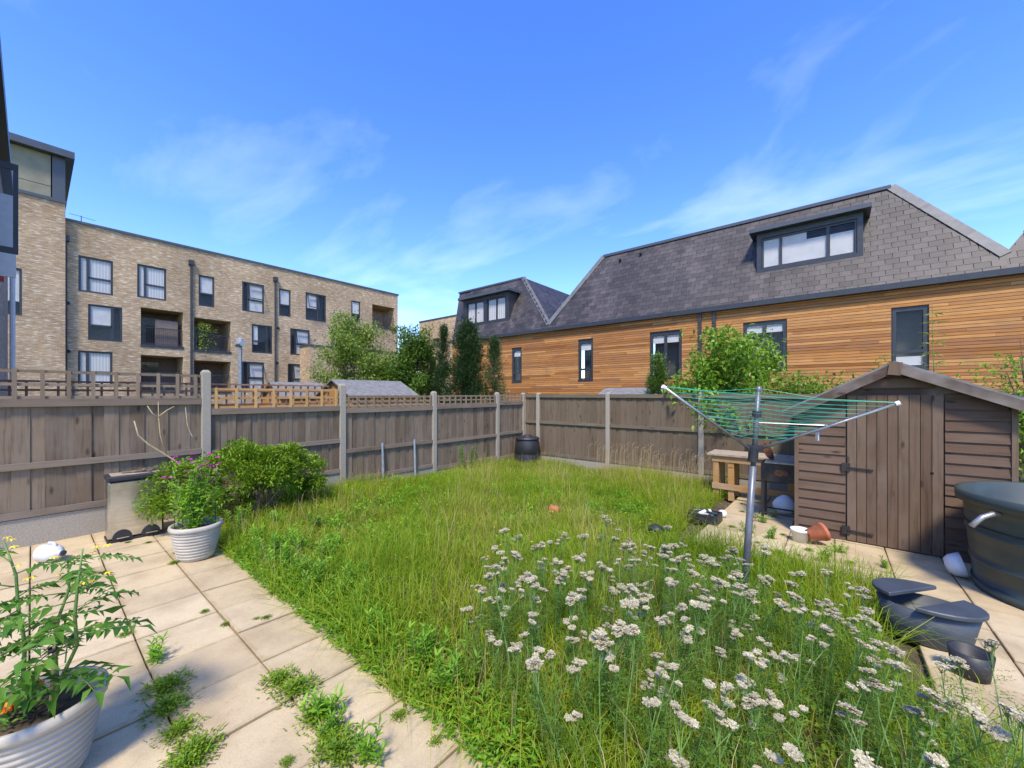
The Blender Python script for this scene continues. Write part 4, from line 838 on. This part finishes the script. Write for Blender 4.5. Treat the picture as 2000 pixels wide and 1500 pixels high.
for k in range(7): a = k * .9; cg.tube([pc + Vector((math.cos(a) * .17, math.sin(a) * .17, -.02)), pc + Vector((math.cos(a) * .17, math.sin(a) * .17, .2))], .003, 5)
cg.build('support_wires', M['black'], spx)
# dead branching stem leaning over the bush
ds = MB(); Bp = Vector((-6.2, 1.25, .86))
def on_fence_plane(u, v, x): y, z = onx(u, v, x); return Vector((x, y, z))
main = [on_fence_plane(u, v, -6.35) for u, v in ((345, 902), (318, 885), (290, 868), (270, 850), (262, 822))]; ds.tube([Vector((-6.15, 1.5, .1))] + main, [.012, .011, .01, .009, .008, .006], 7)
for pts in (((325, 888), (313, 850), (310, 815), (309, 785)), ((310, 815), (298, 808), (288, 793)), ((311, 813), (325, 802), (340, 794)), ((382, 860), (374, 850), (366, 830), (362, 795))): ds.tube([on_fence_plane(u, v, -6.35) for u, v in pts], [.007, .006, .005, .003][:len(pts)], 6)
tag(ds.build('dead_stem', M['twig'], None, True), 'pale dead branching stem rising above the steel bin and bush', 'dead stem')
# clipped bush
bu = thing('garden_bush', (-6.15, 1.85, 0), 'dense rounded bright green bush between the ribbed pot and the fence', 'bush')
nl_ = 95; ld = nrm(rng.normal(0, 1, (nl_, 3))); ld[:, 2] = np.where(ld[:, 2] < -.8, -ld[:, 2], ld[:, 2]); lr_ = rng.uniform(.68, 1.0, nl_); lc = np.stack([-6.15 + ld[:, 0] * .52 * lr_, 1.85 + ld[:, 1] * .98 * lr_, .46 + ld[:, 2] * .43 * lr_], 1)
n = 23000; li = rng.integers(0, nl_, n); d = nrm(rng.normal(0, 1, (n, 3)) + ld[li] * .7); P = lc[li] + d * (.15 * rng.random(n)[:, None] ** .5) * rng.uniform(.75, 1.25, nl_)[li][:, None]; ok = (P[:, 2] > .03) & (P[:, 0] > FX + .06); P, d = P[ok], d[ok]
leaves('foliage', P, d + rng.normal(0, .6, P.shape) + [0, 0, .5], rng.uniform(.035, .06, len(P)), rng.uniform(.016, .026, len(P)), M['bush'], bu)
tb = MB()
for k in range(14): a = random.random() * 6.28; tb.tube([(-6.15 + .08 * math.cos(a), 1.85 + .15 * math.sin(a), -.02), (-6.15 + .35 * math.cos(a), 1.85 + .7 * math.sin(a), random.uniform(.4, .75))], [.012, .004], 5)
tb.build('branches', M['bark'], bu)
# milk jug and shard
jg = thing('milk_jug', (-6.0, .1, 0), 'translucent white plastic milk jug lying on the paving', 'jug')
m_ = MB(); rot = Matrix.Rotation(R(35), 3, 'Z') @ Matrix.Rotation(R(88), 3, 'Y')
m_.lathe([(0, 0), (.075, .0), (.085, .015), (.085, .13), (.07, .17), (.03, .205), (.022, .21), (.022, .23), (0, .23)], (-6.08, .06, .082), 16, rot, 1, .95); m_.build('jug_body', M['jug'], jg, True, 0)
m_ = MB(); q0 = Vector((-6.08, .06, .082)); m_.tube([q0 + rot @ Vector(p) for p in ((-.07, 0, .07), (-.105, 0, .09), (-.1, 0, .14), (-.06, 0, .165))], .012, 8); m_.build('handle', M['jug'], jg, True)
m_ = MB(); m_.lathe([(.0, 0), (.026, 0), (.026, .018), (0, .018)], tuple(q0 + rot @ Vector((0, 0, .225))), 12, rot); m_.build('cap', M['bluegrey'], jg)
m_ = MB(); m_.lathe([(.0, 0), (.05, 0), (.055, .06), (.05, .06), (.045, .01), (0, .008)], (-5.05, 1.38, .04), 14, Matrix.Rotation(R(80), 3, 'X')); tag(m_.build('orange_cup', M['orange'], None, True), 'small orange cup on the lawn edge behind the ribbed pot', 'cup')

# ------------------------------------------------------------------ rotary clothes dryer
bx, by_ = -.58, 3.63; bz = gz(3.63)
rd = thing('rotary_dryer', (bx, by_, bz), 'rotary clothes dryer with grey pole, three arms and green lines', 'clothes dryer')
base = Vector((bx, by_, bz - .05)); top = base + right * .13 + Vector((0, 0, 1.84)); hub = base.lerp(top, .69); hub.z = 1.22
m_ = MB(); m_.tube([base, base.lerp(top, .655)], .026, 12); m_.build('pole', M['polegrey'], rd, True)
m_ = MB(); m_.tube([base.lerp(top, .655), top], .019, 12); m_.lathe([(0, .01), (.023, 0), (.023, -.03)], tuple(top), 10); m_.build('upper_pole', M['polegrey'], rd, True)
m_ = MB(); m_.tube([hub - (top - base) * .06, hub + (top - base) * .005], .036, 12); m_.box(hub, (.13, .05, .05), Matrix.Rotation(TH - R(30), 3, 'Z')); m_.tube([base.lerp(top, .87), base.lerp(top, .895)], .033, 12); m_.build('ratchet_hub', M['black'], rd)
tips = []
for ang, r_, z_ in ((-31, .84, 1.585), (196.5, .84, 1.70), (math.degrees(math.atan2(Vector((hub.x, hub.y, 0)).dot(fwd), Vector((hub.x, hub.y, 0)).dot(right))) - 3, .84, 1.66)):
    dr = right * math.cos(R(ang)) + fwd * math.sin(R(ang)); tip = Vector((hub.x, hub.y, 0)) + dr * r_; tip.z = z_; st_ = hub + dr * .05; tips.append((st_, tip)); m_ = MB(); m_.tube([st_, tip], .0098, 10); ao = m_.build('arm', M['alu'], rd, True)
    e = MB(); e.tube([tip, tip + (tip - st_).normalized() * .025], .016, 8); e.build('end_cap', M['white'], ao)
ln = MB()
for k in range(11):
    t = .22 + .77 * k / 10
    for i in range(3):
        p, q = tips[i][0].lerp(tips[i][1], t), tips[(i + 1) % 3][0].lerp(tips[(i + 1) % 3][1], t); sag = .012 + .012 * random.random(); ln.tube([p + (q - p) * s_ - Vector((0, 0, 4 * sag * s_ * (1 - s_))) + Vector((0, 0, .014)) for s_ in (0, .25, .5, .75, 1)], .0021, 5)
for s_, tp in tips: ln.tube([top - Vector((0, 0, .01)), top.lerp(tp, .5) - Vector((0, 0, .03)), tp + Vector((0, 0, .012))], .002, 5)
ln.build('washing_line', M['greenline'], rd)
m_ = MB(); m_.tube([hub.lerp(top, .42), tips[0][0].lerp(tips[0][1], .55)], .003, 5); m_.tube([hub.lerp(top, .42), tips[1][0].lerp(tips[1][1], .55)], .003, 5); m_.tube([hub.lerp(top, .42), tips[2][0].lerp(tips[2][1], .55)], .003, 5); m_.build('stay', M['alu'], rd)
pgm = thing('clothes_peg', tuple(tips[0][0].lerp(tips[0][1], .42) + Vector((.02, .02, -.035))), 'pale blue clothes peg clipped low on the dryer line', 'peg')
m_ = MB(); pp = Vector(pgm.location); m_.box(pp, (.012, .012, .07), Matrix.Rotation(.3, 3, 'X')); m_.box(pp + Vector((.012, 0, 0)), (.008, .012, .07), Matrix.Rotation(-.2, 3, 'X')); m_.build('peg_jaws', M['galv'], pgm)

# ------------------------------------------------------------------ lawn: grass, low leaves, dry stalks
def lawn_pts(n, y0=1.24, y1=8.8):
    out_ = []
    while len(out_) < n:
        m = n * 2; x = rng.uniform(-6.78, .95, m); y = rng.uniform(y0, y1, m)
        xr = np.where(y < 5.0, .32 + .4 * np.clip((3.5 - y) / .8, 0, 1) + .12 * np.sin(y * 3.1) + .06 * np.sin(y * 9), -1.5 + .12 * np.sin(y * 4)); yl = 1.31 + .05 * np.sin(x * 4) + .04 * np.sin(x * 11)
        ok = (x < xr) & (y > yl) & ~((x > -2.2) & (y > 4.95 + .1 * np.sin(x * 5)) & (x > -1.55)); x, y = x[ok], y[ok]
        out_ = np.stack([x, y], 1) if len(out_) == 0 else np.concatenate([out_, np.stack([x, y], 1)])
    return out_[:n]
def field(x, y): return .5 + .22 * np.sin(x * 1.3 + 1.7) * np.cos(y * 1.1 + .4) + .16 * np.sin(x * 2.9 + y * 2.1) + .12 * np.sin(x * 5.3 - y * 4.1 + 2)
def gzv(y): return -.03 * np.maximum(0, y - 1)
def blades(name, xy, hmin, hmax, wd, mat, lean=.45, tone=None, z0=-.045):
    n = len(xy); x, y = xy[:, 0], xy[:, 1]; h = rng.uniform(hmin, hmax, n) * (.4 + 1.15 * np.clip(field(x, y), 0, 1)); a = rng.uniform(0, 6.283, n); b = a + rng.uniform(-.8, .8, n) + 1.57
    le = np.abs(rng.normal(0, lean, n)); base = np.stack([x, y, gzv(y) + z0], 1); dirv = np.stack([np.cos(a), np.sin(a), np.zeros(n)], 1); wv = np.stack([np.cos(b), np.sin(b), np.zeros(n)], 1) * (wd * rng.uniform(.6, 1.3, n))[:, None]
    up = np.array([0, 0, 1.]); hh = h[:, None]; l = le[:, None]
    p1 = base + up * hh * .45 + dirv * hh * l * .25; p2 = base + up * hh * .8 + dirv * hh * l * .65; p3 = base + up * hh * (1 - .25 * l) + dirv * hh * l * 1.15
    V = np.stack([base - wv * .5, base + wv * .5, p1 - wv * .5, p1 + wv * .5, p2 - wv * .36, p2 + wv * .36, p3], 1).reshape(-1, 3); i0 = np.arange(n)[:, None] * 7
    Fc = np.concatenate([i0 + np.array([[0, 1, 3]]), i0 + np.array([[0, 3, 2]]), i0 + np.array([[2, 3, 5]]), i0 + np.array([[2, 5, 4]]), i0 + np.array([[4, 5, 6]])], 0)
    r = rng.random(n) if tone is None else tone; me = np_mesh(name, V, Fc, mat, np.repeat(r, 7)); o = link(name, me); o['kind'] = 'stuff'; return o
xy = lawn_pts(120000); f = field(xy[:, 0] + 3, xy[:, 1] * 1.3); tone = np.clip(.36 + .55 * (f - .5) + rng.normal(0, .2, len(xy)), 0, 1)
tag(blades('meadow_grass', xy, .10, .34, .0045, M['grass'], .8, tone), 'long uncut green and yellowing grass filling the lawn', 'grass')
xy = lawn_pts(70000); P = np.stack([xy[:, 0], xy[:, 1], gzv(xy[:, 1]) - .03 + rng.uniform(0, .12, len(xy))], 1); D = rng.normal(0, 1, P.shape); D[:, 2] = np.abs(D[:, 2]) * .5
o = leaves('lawn_weeds', P, D, rng.uniform(.02, .05, len(P)), rng.uniform(.01, .026, len(P)), M['low']); ex = np.stack([rng.uniform(-5.2, -1, 9000), 1.27 + np.abs(rng.normal(0, .22, 9000))], 1); P2 = np.stack([ex[:, 0], ex[:, 1], -.02 + rng.uniform(0, .17, 9000) * np.clip((ex[:, 1] - 1.2) * 4, .25, 1)], 1); D2 = rng.normal(0, 1, P2.shape); D2[:, 2] = np.abs(D2[:, 2]); D2[:, 1] -= .3
tag(leaves('edge_weeds', P2, D2, rng.uniform(.025, .06, len(P2)), rng.uniform(.008, .018, len(P2)), M['weed']), 'bright green low weeds spilling over the edge of the patio', 'weeds', kind='stuff')
tag(o, 'low clover and broad leaved weeds among the lawn grass', 'weeds', kind='stuff')
xy = lawn_pts(6000); ok = (field(xy[:, 0] + 3, xy[:, 1] * 1.3) > .48) | (xy[:, 1] > 6.6); tag(blades('dry_grass_stalks', xy[ok], .3, .58, .0028, M['dry'], .3), 'thin straw coloured seeding grass stalks above the lawn', 'dry grass')
cl = lawn_pts(150, 1.5, 6.5); cl = cl[cl[:, 0] < -2.2]; ci = rng.integers(0, len(cl), 26000); off = rng.normal(0, .12, (26000, 2)); q = cl[ci] + off; hz = rng.uniform(0, .24, 26000) * np.exp(-(off ** 2).sum(1) / .03); P = np.stack([q[:, 0], q[:, 1], gzv(q[:, 1]) - .02 + hz], 1); ok = (q[:, 1] > 1.32) & (q[:, 0] > -6.75); P = P[ok]; D = rng.normal(0, 1, P.shape); D[:, 2] = np.abs(D[:, 2]) * .8
tag(leaves('broadleaf_clumps', P, D, rng.uniform(.03, .07, len(P)), rng.uniform(.010, .024, len(P)), M['weed']), 'bright lime broad leaved weed clumps scattered through the left of the lawn', 'weeds', kind='stuff')
# seed heads by the back fence
P, D = [], []
stl = MB()
for k in range(110):
    cx_ = random.choice((-3.9, -3.4, -3.0, -2.2)); x = cx_ + rng.normal(0, .22); y = rng.uniform(7.9, 8.6); h_ = rng.uniform(.4, .75); stl.tube([(x - .04, y, gz(y) - .03), (x - .02, y, gz(y) + h_ * .5), (x, y, gz(y) + h_ + .03)], .0022, 4, False)
    for j in range(14): t = j / 14; P.append((x + .06 * t * t + rng.normal(0, .006), y + .03 * t + rng.normal(0, .006), gz(y) + h_ + .13 * t - .06 * t * t)); D.append((rng.normal(.2, .4), rng.normal(0, .4), .8))
tag(stl.build('seed_stalks', M['dry']), 'thin straw stalks of seeding grass along the back fence', 'dry grass', kind='stuff')
o = leaves('seed_heads', P, D, .024, .006, M['dry']); tag(o, 'feathery dry grass seed heads along the back fence', 'seed heads', kind='stuff')

# ------------------------------------------------------------------ yarrow
def make_yarrow(seed):
    random.seed(seed); H_ = random.uniform(.5, .66); root = thing('yarrow_plant', (0, 0, 0), 'white flat headed yarrow plant flowering in the long grass', 'flower', 'white yarrow in the lawn')
    st = MB(); lean = Vector((random.gauss(0, .05), random.gauss(0, .05), 0)); pts = [Vector((0, 0, -.05)), Vector((0, 0, H_ * .4)) + lean * .3, Vector((0, 0, H_ * .8)) + lean]; FPp, FDd, LPp, LDd = [], [], [], []
    st.tube(pts, [.003, .0027, .0022], 5); nh = random.choice((2, 3, 4, 5)); node = pts[-1]
    for k in range(nh):
        a = random.random() * 6.28; off = Vector((math.cos(a), math.sin(a), 0)) * random.uniform(.0, .055) * (k > 0); c_ = node + off + Vector((0, 0, H_ * .2 + random.uniform(-.03, .01) * (k > 0))); st.tube([node, node.lerp(c_, .6) + off * .2, c_ - Vector((0, 0, .012))], .0018, 4); rh = random.uniform(.010, .025); FPp, FDd = [], []
        for j in range(46):
            r_ = rh * math.sqrt(random.random()); b = random.random() * 6.28; p = c_ + Vector((r_ * math.cos(b), r_ * math.sin(b), .008 - 5 * r_ * r_ + random.gauss(0, .002)))
            for s_ in range(3): FPp.append(p); FDd.append((math.cos(b + s_ * 2.1), math.sin(b + s_ * 2.1), .35))
        leaves('flower_head', FPp, FDd, .0085, .0075, M['yflower'], root, .05, .05)
        for j in range(7): b = j * .9; st.tube([c_ - Vector((0, 0, .025)), c_ + Vector((math.cos(b) * rh * .7, math.sin(b) * rh * .7, -.002))], .001, 3, False)
    for j in range(40):
        t = random.random(); p = Vector((0, 0, H_ * .8 * t)) + lean * t; b = random.random() * 6.28
        for s_ in range(6): q = p + Vector((math.cos(b), math.sin(b), .5)) * .011 * s_; LPp.append(q); LDd.append((math.cos(b + (1 if s_ % 2 else -1)), math.sin(b + (1 if s_ % 2 else -1)), .4))
    st.build('stem', M['stemg'], root); leaves('leaves', LPp, LDd, .02, .0045, M['yleaf'], root)
    return root
protos = [make_yarrow(s_) for s_ in range(11, 19)]
random.seed(5)
def in_poly(u, v, pg):
    c = False
    for i in range(len(pg)):
        (x1, y1), (x2, y2) = pg[i], pg[i - 1]
        if (y1 > v) != (y2 > v) and u < (x2 - x1) * (v - y1) / (y2 - y1) + x1: c = not c
    return c
# the patch they grow in, in garden coordinates
placed = []; used = set()
while len(placed) < 280:
    x, y = random.uniform(-2.6, .95), random.uniform(1.4, 4.6); d = -sT * x + cT * y
    if d < 1.05: continue
    u = 1000 + FPX * (cT * x + sT * y) / d; v = 771 + FPX * (EYE - .56 - gz(y)) / d
    if not in_poly(u, v, [(900, 1180), (940, 1075), (1060, 1045), (1300, 1040), (1480, 1085), (1700, 1150), (1720, 1240), (1990, 1300), (2080, 1560), (1250, 1560), (1000, 1330)]): continue
    if any((x - a) ** 2 + (y - b) ** 2 < .005 for a, b in placed): continue
    placed.append((x, y)); k = random.randrange(8); o = protos[k] if k not in used else copy_tree(protos[k]); used.add(k)
    o.location = (x, y, gz(y)); o.rotation_euler = (random.gauss(0, .13), random.gauss(0, .13), random.random() * 6.28); sc_ = random.uniform(.62, 1.15); o.scale = (sc_,) * 3

# ------------------------------------------------------------------ leafy weeds
def make_weed(seed, H_, nst, name, label, group, leafL=.07, leafW=.016, spread=.08, mat='weed'):
    random.seed(seed); root = thing(name, (0, 0, 0), label, 'weed', group); st = MB(); P, D = [], []
    for k in range(nst):
        a = random.random() * 6.28; r_ = random.uniform(0, spread); b = Vector((math.cos(a) * r_, math.sin(a) * r_, -.03)); tp = b * (1.6) + Vector((random.gauss(0, .03), random.gauss(0, .03), H_ * random.uniform(.65, 1))); st.tube([b, tp], [.003, .0015], 4); n = int(40 * H_ / .4) + 6
        for j in range(n): t = j / n; p = b.lerp(tp, t); aa = j * 2.4; P.append(p); D.append((math.cos(aa), math.sin(aa), .35 + .8 * t))
    st.build('stem', M['stemg'], root); leaves('leaves', P, D, np.array([leafL * random.uniform(.6, 1.15) for _ in P]), leafW, M[mat], root, .15, .2); return root
def scatter(proto, spots, smin=.8, smax=1.2):
    for i, (x, y) in enumerate(spots): o = proto if i == 0 else copy_tree(proto); o.location = (x, y, gz(y)); s_ = random.uniform(smin, smax); o.scale = (s_,) * 3; o.rotation_euler.z = random.random() * 6.28
w1 = make_weed(31, .36, 9, 'leafy_weed', 'bright green upright leafy weed clump at the lawn and patio edge', 'upright weeds along the patio edge'); random.seed(3)
scatter(w1, [(-2.95, 1.5), (-2.8, 1.62), (-3.1, 1.68), (-2.62, 1.55), (-4.5, 1.42), (-4.2, 1.5), (-3.9, 1.47), (-4.75, 1.5), (-3.55, 1.5), (-4.35, 1.75), (-3.8, 1.8), (-3.3, 1.5), (-2.4, 1.48), (-5.6, 1.6), (-1.9, 1.5), (-1.6, 1.45), (-5.3, 1.9), (-4.9, 2.2)], .6, 1.05)
w2 = make_weed(32, .2, 6, 'joint_weed', 'bright green upright weed growing from a patio joint', 'upright weeds in the paving joints', .055, .013, .05); random.seed(4)
def gpt(u, v):
    r = ray(u, v); t = -EYE / r.z
    for _ in range(6): y = r.y * t; t = (gz(y) - EYE) / r.z
    return (r.x * t, r.y * t)
scatter(w2, [gpt(1510, 1010), gpt(1640, 1080), gpt(1730, 1110), gpt(1610, 1095), gpt(1460, 1040), gpt(1750, 1170), gpt(1790, 1215), gpt(648, 1430), gpt(630, 1400), gpt(715, 1490), gpt(1490, 1020), gpt(1505, 1050), gpt(1700, 1290), gpt(1540, 1130), gpt(300, 1290)], .7, 1.15)
def make_mat(seed):
    random.seed(seed); root = thing('creeping_weed', (0, 0, 0), 'low creeping green weed mat spreading over a paving joint', 'weed', 'creeping weeds on the paving'); P, D = [], []
    for k in range(520): a = random.random() * 6.28; r_ = abs(random.gauss(0, .045)) if k < 400 else random.uniform(.02, .11); P.append((math.cos(a) * r_, math.sin(a) * r_ * 1.0, random.uniform(0, .045) * (1 - min(1, r_ / .2)))); D.append((math.cos(a + random.gauss(0, .9)), math.sin(a + random.gauss(0, .9)), random.uniform(.0, .8)))
    leaves('leaves', P, D, np.array([random.uniform(.014, .034) for _ in P]), .009, M['low'], root, .1, .15); st = MB()
    for k in range(10): a = random.random() * 6.28; st.tube([(0, 0, .004), (math.cos(a) * .12, math.sin(a) * .12, .012)], .0014, 4)
    st.build('stems', M['twig'], root); return root
m1 = make_mat(41); random.seed(6)
scatter(m1, [gpt(*p) for p in ((325, 1345), (330, 1385), (350, 1430), (380, 1470), (365, 1495), (545, 1330), (580, 1350), (625, 1400), (650, 1450), (665, 1475), (1520, 1085), (1560, 1105))], .85, 1.2)
m2 = make_mat(42); m2['label'] = 'small tuft of low weed in a narrow paving joint'; m2['group'] = 'small joint tufts'; random.seed(8)
scatter(m2, [gpt(*p) for p in ((850, 1450), (400, 1195), (440, 1220), (350, 1080), (340, 1100), (245, 1240), (165, 1440), (290, 1060), (500, 1210), (520, 1208), (1640, 1120), (1620, 1085), (1560, 1085), (1530, 1045), (1500, 1100), (1450, 985), (1470, 1010), (1660, 1130), (1720, 1150), (1780, 1140), (1450, 1000), (1430, 1030), (1395, 1060), (1480, 1060), (1610, 1090), (1660, 1100), (1580, 1075), (560, 1490), (780, 1400), (250, 1060))], .28, .55)
# shrub by the left fence and small wild things
sh = make_weed(51, .75, 16, 'wispy_shrub', 'thin wispy dark green shrub against the left fence', None, .05, .014, .3, 'tree2'); sh['category'] = 'shrub'; sh.location = (-6.45, 6.3, gz(6.3))
dnd = MB()
P, D = [], []
for (x, y) in [(rng.uniform(-6, -1.5), rng.uniform(1.8, 5.5)) for _ in range(70)]:
    zt = gz(y) + rng.uniform(.2, .34)
    for j in range(9): a = j * .698; P.append((x, y, zt)); D.append((math.cos(a), math.sin(a), .3))
o = leaves('yellow_wildflowers', P, D, .013, .008, M['yellow']); tag(o, 'tiny yellow wildflowers dotted through the grass', 'flowers', kind='stuff')

# ------------------------------------------------------------------ trees and shrubs beyond the fences
def tree(name, x, y, zb_, H_, rx, label, mat, seed, nl=7000, L=.09, Wd=.05, trunk_h=.35, group=None, cat='tree', clump=.16):
    random.seed(seed); root = thing(name, (x, y, zb_), label, cat, group); t = MB(); tp = Vector((x, y, zb_)); ends = []
    th = H_ * trunk_h; t.tube([tp, tp + Vector((random.gauss(0, .04), random.gauss(0, .04), th)), tp + Vector((random.gauss(0, .1), random.gauss(0, .1), H_ * .75))], [.035 * H_ / 3, .028 * H_ / 3, .01], 7)
    nb_ = 26
    for k in range(nb_):
        f_ = k / nb_; z0 = th * .8 + (H_ * .7 - th * .8) * f_; a = k * 2.4 + random.random(); r_ = rx * (1 - .55 * f_ ** 1.5) * random.uniform(.55, 1.12); b = tp + Vector((0, 0, z0)); e = b + Vector((math.cos(a) * r_, math.sin(a) * r_, random.uniform(.12, .32) * H_)); m_ = b.lerp(e, .55) + Vector((0, 0, -.05))
        t.tube([b, m_, e], [.014, .009, .004], 5); ends += [e, m_.lerp(e, .5), m_]
        for j in range(3): q = m_.lerp(e, random.random()) + Vector((random.gauss(0, .2), random.gauss(0, .2), random.uniform(0, .3))); t.tube([m_, q], [.006, .002], 4); ends.append(q)
    t.build('trunk', M['bark'], root); ends = np.array([tuple(e) for e in ends]); idx = rng.integers(0, len(ends), nl); P = ends[idx] + rng.normal(0, clump, (nl, 3)) * np.array([1, 1, 1.1]); P = P[P[:, 2] < zb_ + H_]
    D = rng.normal(0, 1, P.shape); D[:, 2] -= .2; leaves('crown', P, D, rng.uniform(.6, 1.2, len(P)) * L, rng.uniform(.7, 1.1, len(P)) * Wd, M[mat], root); return root
def conifer(x, y, zb_, H_, rx, label, seed, n=9000, mat='con', loose=.12, name='conifer_tree', big=1.0):
    root = thing(name, (x, y, zb_), label, 'conifer', None); t = MB(); t.tube([(x, y, zb_), (x, y, zb_ + H_ * .9)], [.05, .01], 7)
    sub = np.random.default_rng(seed); nb_ = 110; hb = sub.random(nb_) ** .8; ab = sub.random(nb_) * 6.283; rb_ = rx * np.clip((1 - hb) ** .8 * 1.05, .08, 1) * sub.uniform(.7, 1.2, nb_)
    for k in range(nb_): t.tube([(x, y, zb_ + H_ * hb[k] * .9), (x + math.cos(ab[k]) * rb_[k] * .8, y + math.sin(ab[k]) * rb_[k] * .8, zb_ + H_ * (hb[k] * .9 + .05))], [.01, .003], 4)
    t.build('trunk', M['bark'], root); i = sub.integers(0, nb_, n); f_ = sub.random(n) ** .6; P = np.stack([x + np.cos(ab[i]) * rb_[i] * f_, y + np.sin(ab[i]) * rb_[i] * f_, zb_ + H_ * (hb[i] * .9 + .07 * f_)], 1) + sub.normal(0, loose * rx, (n, 3))
    D = np.stack([np.cos(ab[i]), np.sin(ab[i]), np.full(n, 1.1)], 1) + sub.normal(0, .35, (n, 3)); leaves('crown', P, D, sub.uniform(.05, .11, n) * big, sub.uniform(.015, .03, n) * big, M[mat], root); return root
G0 = -.42
tree('garden_tree', -15.2, 8.4, G0, 5.45, 1.6, 'pale green airy tree in front of the brick apartments beside the felt roofed shed', 'tree1', 61, 14000, .12, .065)
tree('garden_tree', -13.3, 9.9, G0, 4.9, 1.25, 'mid green leafy tree between the pale tree and the dark conifers', 'tree2', 62, 14000, .12, .07)
tree('garden_tree', -14.3, 9.4, G0, 3.3, 1.2, 'low bushy tree behind the larger felt roof, below the pale tree', 'tree2', 63, 10000, .10, .06)
conifer(-11.6, 10.0, G0, 4.95, .55, 'slim pointed dark cypress at the left of the conifer group', 71, 14000)
conifer(-12.4, 10.1, G0, 3.6, .42, 'shorter cypress beside the slim pointed one', 74, 6000)
conifer(-10.7, 10.4, G0, 4.85, 1.1, 'broad dark conifer with ragged branches in front of the cedar wall', 72, 26000, 'con', .14, 'conifer_tree', 1.5)
conifer(-9.7, 10.8, G0, 4.3, .75, 'narrow dark cypress beside the first slim window of the cedar building', 73, 13000)
conifer(-3.6, 10.4, G0, 3.2, .6, 'small light green conifer behind the back fence under the double window', 75, 8000, 'conl')
def spray_tree(*a, **k): return tree(*a, **k)
tree('pear_tree', -1.85, 10.2, G0, 3.6, 1.4, 'broad leaved bright green young fruit tree behind the rotary dryer', 'pear', 64, 8500, .13, .075, .3, None, 'tree', .13)
tree('garden_shrub', -2.6, 10.0, G0, 2.5, .55, 'bright green shrub beside the fruit tree behind the back fence', 'pear', 65, 2600, .10, .055, .2, None, 'shrub')
tree('garden_shrub', -.35, 9.7, G0, 2.5, .85, 'dense light green shrub just left of the shed roof', 'pear', 66, 6000, .09, .05, .2, None, 'shrub')
tree('garden_shrub', 2.0, 8.4, G0, 2.65, .6, 'light green shrub with reddish tips right of the shed roof', 'pear', 67, 3000, .09, .04, .2, None, 'shrub')
def bamboo(x, y, H_, n, label, seed, spread=.3):
    random.seed(seed); root = thing('bamboo', (x, y, G0), label, 'bamboo'); t = MB(); P, D = [], []
    for k in range(n):
        bx_ = x + random.gauss(0, spread * .4); by2 = y + random.gauss(0, spread * .4); h_ = H_ * random.uniform(.75, 1) if n > 1 else H_; tx, ty = bx_ + random.gauss(0, spread * .5), by2 + random.gauss(0, spread * .3); t.tube([(bx_, by2, G0), ((bx_ + tx) / 2, (by2 + ty) / 2, G0 + h_ * .55), (tx, ty, G0 + h_)], [.012, .009, .003], 5); j = .35
        while j < 1:
            c_ = Vector((bx_ + (tx - bx_) * j, by2 + (ty - by2) * j, G0 + h_ * j))
            for s_ in range(9): a = random.random() * 6.28; P.append(c_ + Vector((math.cos(a), math.sin(a), 0)) * random.uniform(.01, .09)); D.append((math.cos(a), math.sin(a), random.uniform(-.3, .7)))
            j += .045 if n > 1 else .05
    t.build('canes', M['stemg'], root); leaves('leaves', P, D, .15, .03, M['bamboo'], root)
bamboo(-.75, 10.3, 2.9, 9, 'feathery yellow green bamboo clump right of the fruit tree', 81)
bamboo(1.42, 10.5, 3.75, 1, 'single tall bamboo cane rising in front of the cedar wall window', 82, .05)
bamboo(.72, 10.3, 2.9, 3, 'short yellow green bamboo tuft behind the shed roof ridge', 83, .12)
